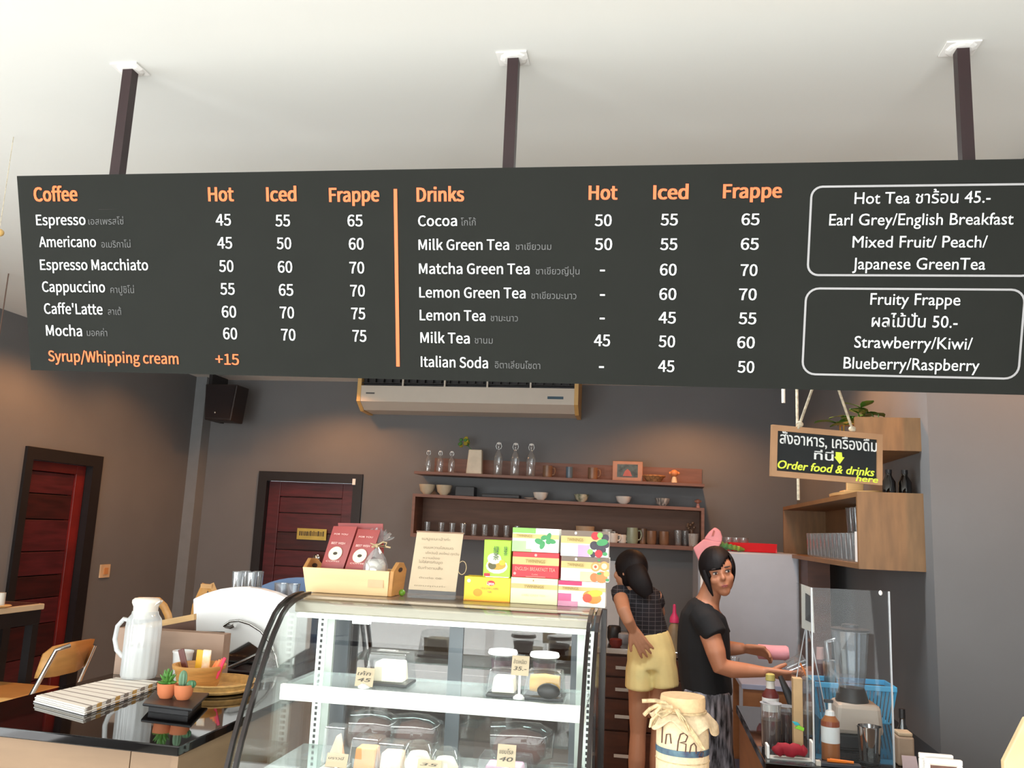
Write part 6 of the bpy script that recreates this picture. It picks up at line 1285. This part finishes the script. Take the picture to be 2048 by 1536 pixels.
t = thing('beige_canister', 'small beige ceramic canister at the right end of the bar counter', 'jar', ((xa+xb)/2, y+.03, rz)); obj('body', MB().box(xa, xb, y, y+.06, rz+.0006, hz-.012), mat('beige_ceramic', 'a88f78', .5), t, bevel=.006); obj('lid', MB().box(xa+.003, xb-.003, y+.003, y+.057, hz-.0115, hz), mat('beige_lid', 'c3ab8d', .5), t, bevel=.004)
y = 2.91; xa, xb = at(1806, 1525, y).x, at(1838, 1525, y).x
obj('pink_note', MB().slab([(xa, y, rz+.0006), (xb, y, rz+.0006), (xb-.004, y+.012, at(1820, 1514, y).z), (xa, y+.012, at(1820, 1514, y).z)], (0, .003, 0)), mat('pink_paper', 'c9b3b5', .7), label='small pinkish card standing beside the white frames', cat='card')
# preparation table behind her hands
pt = thing('prep_table', 'low wooden preparation table in front of the refrigerator', 'table', (.72, 4.65, 0))
px0, px1 = .44, 1.05
obj('table_top', MB().box(px0, px1, 4.36, 4.92, .875, .9), mat('lavender_laminate', 'a6a9bd', .3, var=.02), pt, bevel=.003)
obj('apron', MB().box(px0+.01, px1-.01, 4.37, 4.39, .74, .874), mat('reddish_oak', 'a0663c', .5, var=.08, scale=5, stretch=(1, 1, 6)), pt)
obj('lower_shelf', MB().box(px0+.01, px1-.01, 4.4, 4.88, .42, .44), mat('grey_shelf', '55566a', .5), pt)
for x in (px0+.01, px1-.04):
    for y in (4.395, 4.87): obj('leg', MB().box(x, x+.03, y, y+.03, 0, .739 if y < 4.5 else .874), MATS['reddish_oak'], pt)
for px, w_, h_, m_, lab in ((1490, .06, .16, mat('olive_box', '4c4a30', .6), 'dark olive tub on the lower shelf of the preparation table'), (1516, .055, .15, ceram, 'pale grey tub on the lower shelf of the preparation table')):
    x = .54 if px < 1500 else .70; obj('storage_tub', MB().lathe([(w_*.8, 0), (w_, h_*.9), (w_*1.05, h_), (w_*.9, h_), (0, h_*.9)], (x, 4.55, .4405), 20), m_, label=lab, cat='tub', smooth=True)
g5 = tumbler(.033, .06); x = at(1466, 1300, 4.8).x; g5.location = (x, 4.8, .9005); g5['label'] = 'short clear glass on the preparation table beside the black sleeve'
g6 = tumbler(.035, .09); g6.location = (at(1585, 1310, 4.5).x, 4.55, .9005); g6['label'] = 'clear glass on the preparation table behind the held glass'

# ------------------------------------------------------------------ front ledge with the burlap jar
lz = .945
ld = thing('front_ledge', 'wooden front ledge below the picture edge carrying the burlap covered jar', 'shelf', (.5, 2.0, 0))
obj('top', MB().box(-.09, XW-.05, 1.86, 2.24, lz-.03, lz), pale_w, ld); obj('panel', MB().box(-.085, XW-.05, 1.9, 1.92, 0, lz-.031), ply, ld)
Jc = at(1365, 1470, 2.05); JX, JY = Jc.x, 2.05
bur = mat('burlap_cream', 'e0c8a2', .85, var=.08, scale=120, bump=.3); burd = mat('burlap_lid', 'e2bf90', .85, var=.06, scale=90, bump=.3)
jr = thing('burlap_jar', 'tall jar wrapped in cream burlap with twine bow and hand-drawn lettering', 'jar', (JX, JY, lz))
topz = at(1365, 1392, JY).z-lz; r0 = .0585
rings = [(.95, .0), (1.0, .012), (1.0, topz*.5), (.99, topz*.72), (.94, topz*.8), (.85, topz*.87), (.82, topz*.97), (.77, topz), (0, topz+.002)]
obj('wrapped_body', MB().lathe([(r0*a, z) for a, z in rings[:7]], (JX, JY, lz+.0006), 40), bur, jr, smooth=True)
obj('lid_cover', MB().lathe([(r0*.85, topz*.885), (r0*.86, topz*.975), (r0*.83, topz+.001), (0, topz+.003)], (JX, JY, lz+.0006), 40), burd, jr, smooth=True)
# flared skirt of cloth below the tie
vs = []; fs = []; n = 72
for i, (f_, z) in enumerate(((.86, topz*.885), (1.0, topz*.855), (1.12, topz*.815), (1.2, topz*.795))):
    for k in range(n):
        a = 2*PI*k/n; wv = i/3*(.10*math.sin(a*7+.6)+.06*math.sin(a*4+1)); rr = r0*(f_+wv); zz = z-(i/3)*.012*math.sin(a*5+2)-(i/3)*.010*(math.cos(a+.5) > .8)
        vs.append((JX+rr*math.cos(a), JY+rr*math.sin(a), lz+zz))
for i in range(3):
    for k in range(n): fs.append((i*n+k, i*n+(k+1) % n, (i+1)*n+(k+1) % n, (i+1)*n+k))
obj('cloth_skirt', MB().add(vs, fs), bur, jr, smooth=True, solid=.0025)
JP = lambda px, py, o=.0: Vector((at(px, py, JY-r0-o).x, JY-r0-o, at(px, py, JY-r0-o).z))
raf = mat('raffia', 'dbc093', .8, var=.2, scale=90)
def strand(pp, r=.0028, nm='raffia_strand'): obj(nm, MB().loft([JP(px, py, o) for px, py, o in pp], r, 7), raf, jr, smooth=True)
for k in range(3): obj('tie_cord', MB().loft([(JX+r0*.88*math.cos(t*PI/12), JY+r0*.88*math.sin(t*PI/12), lz+topz*.885+.003*(k-1)) for t in range(25)], .0022, 6), raf, jr, smooth=True)
strand([(1342, 1416, -.004), (1330, 1405, .008), (1310, 1401, .012), (1284, 1402, .012)], .0042, 'bow_tail')
strand([(1340, 1418, 0), (1315, 1410, .012), (1300, 1418, .012), (1288, 1430, .01)], .0045, 'bow_tail')
strand([(1338, 1420, 0), (1318, 1425, .01), (1303, 1440, .012), (1300, 1453, .01), (1307, 1447, .006), (1316, 1430, .0)], .0034, 'bow_loop')
strand([(1344, 1414, 0), (1322, 1412, .01), (1312, 1424, .01), (1322, 1432, .006), (1342, 1420, 0)], .006, 'bow_loop')
for dx in (0, 4, 8, 12): strand([(1350+dx*.5, 1418, .004), (1362+dx*.6, 1440, .008), (1382+dx*.7, 1468, .010), (1402+dx*.6, 1494+dx*.4, .004)], .0022)
for dx in (0, 5): strand([(1352, 1418, .004), (1366+dx, 1440, .014), (1376+dx, 1462, .014)], .0016)
def jtext():   # letters wrapped round the jar
    def pos(a, z, o=.0008): return Vector((JX+(r0+o)*math.sin(a), JY-(r0+o)*math.cos(a), lz+z))
    def stroke(pts, r=.0014):
        obj('drawn_letter', MB().loft([pos(a, z) for a, z in pts], r, 6), mat('brown_ink', '55362a', .7), jr)
    zb5 = at(1365, 1503, JY-r0).z-lz
    L = lambda px: math.asin(max(-.97, min(.97, (at(px, 1490, JY-r0*.6).x-JX)/r0)))
    def S2(pl, dz=0): stroke([(L(px), zb5+(1503-py)*JY/FPX+dz) for px, py in pl])
    S2([(1325, 1466), (1324, 1495)]); S2([(1331, 1495), (1333, 1478), (1340, 1476), (1342, 1492)])
    S2([(1354, 1503), (1356, 1486), (1360, 1474), (1368, 1471), (1374, 1477), (1370, 1486), (1359, 1488), (1371, 1490), (1370, 1504)])
    S2([(1378, 1505), (1381, 1492), (1387, 1488), (1391, 1494), (1391, 1506)]); S2([(1396, 1510), (1400, 1503), (1406, 1505), (1404, 1513), (1397, 1512)])
jtext()
bz = at(1360, 1508, JY-r0).z-lz
obj('blue_band', MB().lathe([(r0+.0006, bz-.007), (r0+.0012, bz-.002), (r0+.0006, bz+.006)], (JX, JY, lz), 40, cap=None), mat('band_blue', '52707c', .5, col2='2a3350', scale=35), jr, smooth=True)
obj('lower_cord', MB().loft([(JX+(r0+.0006)*math.cos(t*PI/12), JY+(r0+.0006)*math.sin(t*PI/12), lz+bz-.022) for t in range(25)], .0012, 6), raf, jr)
# white frames and easel card
for i, (xa_, xb_, yt_, y, lab) in enumerate(((1840, 1908, 1509, 2.215, 'white picture frame standing at the bottom right, the rear one of two'), (1850, 1926, 1519, 2.19, 'white picture frame standing at the bottom right, the front one of two'))):
    xa, xb, z = at(xa_, 1530, y).x, at(xb_, 1530, y).x, at((xa_+xb_)/2, yt_, y).z
    f = thing('photo_frame', lab, 'picture frame', ((xa+xb)/2, y, lz)); z_ = lz+.0006
    obj('frame', MB().box(xa, xb, y, y+.012, z-.012, z).box(xa, xa+.012, y, y+.012, z_, z-.0121).box(xb-.012, xb, y, y+.012, z_, z-.0121).box(xa+.0121, xb-.0121, y, y+.012, z_, z_+.008), whitepl, f, bevel=.002)
    obj('inner_lip', MB().box(xa+.012, xb-.012, y+.004, y+.0045, z-.015, z-.012), ivory, f)
    obj('photo', MB().box(xa+.012, xb-.012, y+.006, y+.008, z_+.008, z-.012), mat('brown_photo', '7a5242', .5, var=.2, scale=30), f)
y = 2.1; z_ = lz+.0006
wcd = [at(2008, 1524, y), at(2040, 1462, y), at(2052, 1436, y), at(2140, 1450, y)]
obj('tabletop_sign', MB().slab([(wcd[0].x, y, wcd[0].z), (wcd[0].x, y, z_), (wcd[3].x, y, z_), (wcd[3].x, y, wcd[2].z), (wcd[2].x, y, wcd[2].z)], (0, .02, 0)), mat('pale_card', 'e8cf9f', .6), label='pale wood tabletop sign cut off at the lower right picture edge', cat='sign', bevel=.003)

# ------------------------------------------------------------------ far left: table, chair, cord
tz = 1.08
c0 = atz(90, 1207, tz); c1 = Vector((-3.72, c0.y-.05, tz))
ft = thing('high_table', 'high table with a pale edge by the left door', 'table', (-3.6, c0.y-.37, 0))
obj('table_top', MB().box(XL+.03, c0.x, c0.y-.75, c0.y, tz-.03, tz), mat('table_cream', 'd9c3a0', .4, var=.03), ft, bevel=.004)
obj('top_inlay', MB().box(XL+.05, c0.x-.02, c0.y-.73, c0.y-.02, tz+.0003, tz+.0015), mat('plum_top', '5a3a38', .25), ft)
for x in (XL+.05, c0.x-.055):
    for y in (c0.y-.73, c0.y-.06): obj('leg', MB().box(x, x+.045, y, y+.045, 0, tz-.105), blk, ft)
obj('apron', MB().box(XL+.05, c0.x-.01, c0.y-.74, c0.y-.01, tz-.104, tz-.031), blk, ft)
q = at(6, 1196, c0.y-.3); cd_ = thing('candle_dish', 'cream candle on a small wooden dish on the high table', 'candle', (q.x, c0.y-.3, tz))
obj('dish', MB().lathe([(.02, .002), (.045, .012), (.04, .016), (0, .012)], (q.x, c0.y-.3, tz), 18), pale_w, cd_, smooth=True); obj('candle', MB().lathe([(.02, .0125), (.02, .075), (0, .077)], (q.x-.01, c0.y-.3, tz), 14), ivory, cd_, smooth=True)
ch = thing('folding_chair', 'folding chair with a curved pale wood back and steel tube frame', 'chair', (-2.95, 4.0, 0))
cw = mat('birch_ply', 'cf9a58', .45, var=.08, scale=5, stretch=(1, 1, 6))
ya_, yb5 = 3.75, 4.15
bp = [(70, 1350, ya_), (88, 1308, ya_+.01), (112, 1292, ya_+.06), (150, 1284, ya_+.2), (190, 1278, yb5)]
bot = [(68, 1357, ya_), (88, 1356, ya_+.01), (112, 1353, ya_+.06), (150, 1344, ya_+.2), (172, 1332, yb5)]
vs = []; 
for (a_, b_2) in zip(bp, bot): vs += [at(*a_), at(*b_2)]
fs = [(2*i, 2*i+1, 2*i+3, 2*i+2) for i in range(4)]
obj('backrest', MB().add(vs, fs), cw, ch, smooth=True, solid=.022)
def lg(pts): obj('frame_tube', MB().loft(pts, .011, 10), chrome, ch, smooth=True)
t1 = at(113, 1300, ya_-.02); t2 = at(56, 1402, ya_-.02); t2b = t2+(t2-t1)*((t2.z-.02)/(t1.z-t2.z)); lg([at(140, 1291, ya_+.03), t1, t2, t2b])
t1 = at(190, 1290, yb5-.02); t2 = at(155, 1370, yb5-.02); lg([t1, t2, t2+(t2-t1)*((t2.z-.02)/(t1.z-t2.z))])
s1_ = at(65, 1388, 3.9); s2_ = at(60, 1404, 3.75)
obj('seat', MB().box(s1_.x-.38, s1_.x-.01, 3.78, 4.12, s1_.z-.03, s1_.z), cw, ch, bevel=.01)
lg([Vector((s1_.x-.36, 3.82, s1_.z-.03)), Vector((s1_.x-.0, 3.82, .0+.02))]); lg([Vector((s1_.x-.36, 4.08, s1_.z-.03)), Vector((s1_.x-.0, 4.08, .02))])
ob = thing('wooden_chair', 'curved orange wood chair back seen behind the water jug lid', 'chair', (at(325, 1230, 4.3).x, 4.4, 0))
arc = [at(px, py, 4.3) for px, py in ((318, 1203), (328, 1213), (336, 1230), (342, 1262))]
obj('back_hoop', MB().loft([arc[0]+Vector((-.12, 0, -.005))]+arc+[Vector((arc[-1].x+.01, 4.3, .45))], [(.022, .012)]*6, 10), cw, ob, smooth=True)
cx_ = arc[-1].x-.15
obj('seat', MB().box(cx_-.2, cx_+.2, 4.3, 4.68, .43, .46), cw, ob, bevel=.01)
for x in (cx_-.17, cx_+.15):
    for y in (4.31, 4.63): obj('leg', MB().box(x, x+.025, y, y+.025, 0, .429), cw, ob)
fx = thing('wooden_easel', 'small orange wooden easel tip rising behind the espresso machine', 'easel', (at(415, 1180, 4.0).x, 4.0, 0))
ez = at(415, 1168, 4.0)
for (a_, b_2) in (((412, 1169), (400, 1195)), ((420, 1169), (431, 1195))):
    p0 = at(*a_, 4.0); p1 = at(*b_2, 4.0); dd = (p1-p0); p2_ = p0+dd*((p0.z-.0)/(p0.z-p1.z)*.999)
    p2_.x = p0.x+(p2_.x-p0.x)*.22; p2_.z = .02
    pm = p0+dd*1.6
    obj('easel_leg', MB().loft([p0, pm, p2_], [(.022, .01)]*3, 4), cw, fx)
obj('easel_cap', MB().box(ez.x-.03, ez.x+.03, 3.99, 4.012, ez.z-.02, ez.z), cw, fx)
q = at(3, 465, 2.2); hcd = thing('hanging_ornament', 'tiny beige ornament on a fine cord near the left ceiling edge', 'ornament', (q.x, 2.2, q.z))
obj('bead', MB().ell((q.x-.008, 2.2, q.z), (.014, .014, .012), 12, 8), creamy, hcd, smooth=True); obj('cord', MB().loft([(q.x-.008, 2.2, q.z), (q.x-.008, 2.2, ZC-.001)], .0012, 5), rope, hcd)
q = at(13, 575, 3.6); q2 = at(4, 840, 3.6); ch2 = thing('hanging_chain', 'fine hanging chain with a pale end tag before the left wall', 'chain', (q.x, 3.6, q2.z))
obj('chain_cord', MB().loft([(q.x, 3.6, ZC-.001), (q.x, 3.6, q2.z)], .003, 6), mat('dull_cord', '6a5348', .6), ch2); obj('end_tag', MB().box(q.x-.01, q.x+.004, 3.595, 3.605, q2.z-.02, q2.z+.1), creamy, ch2)
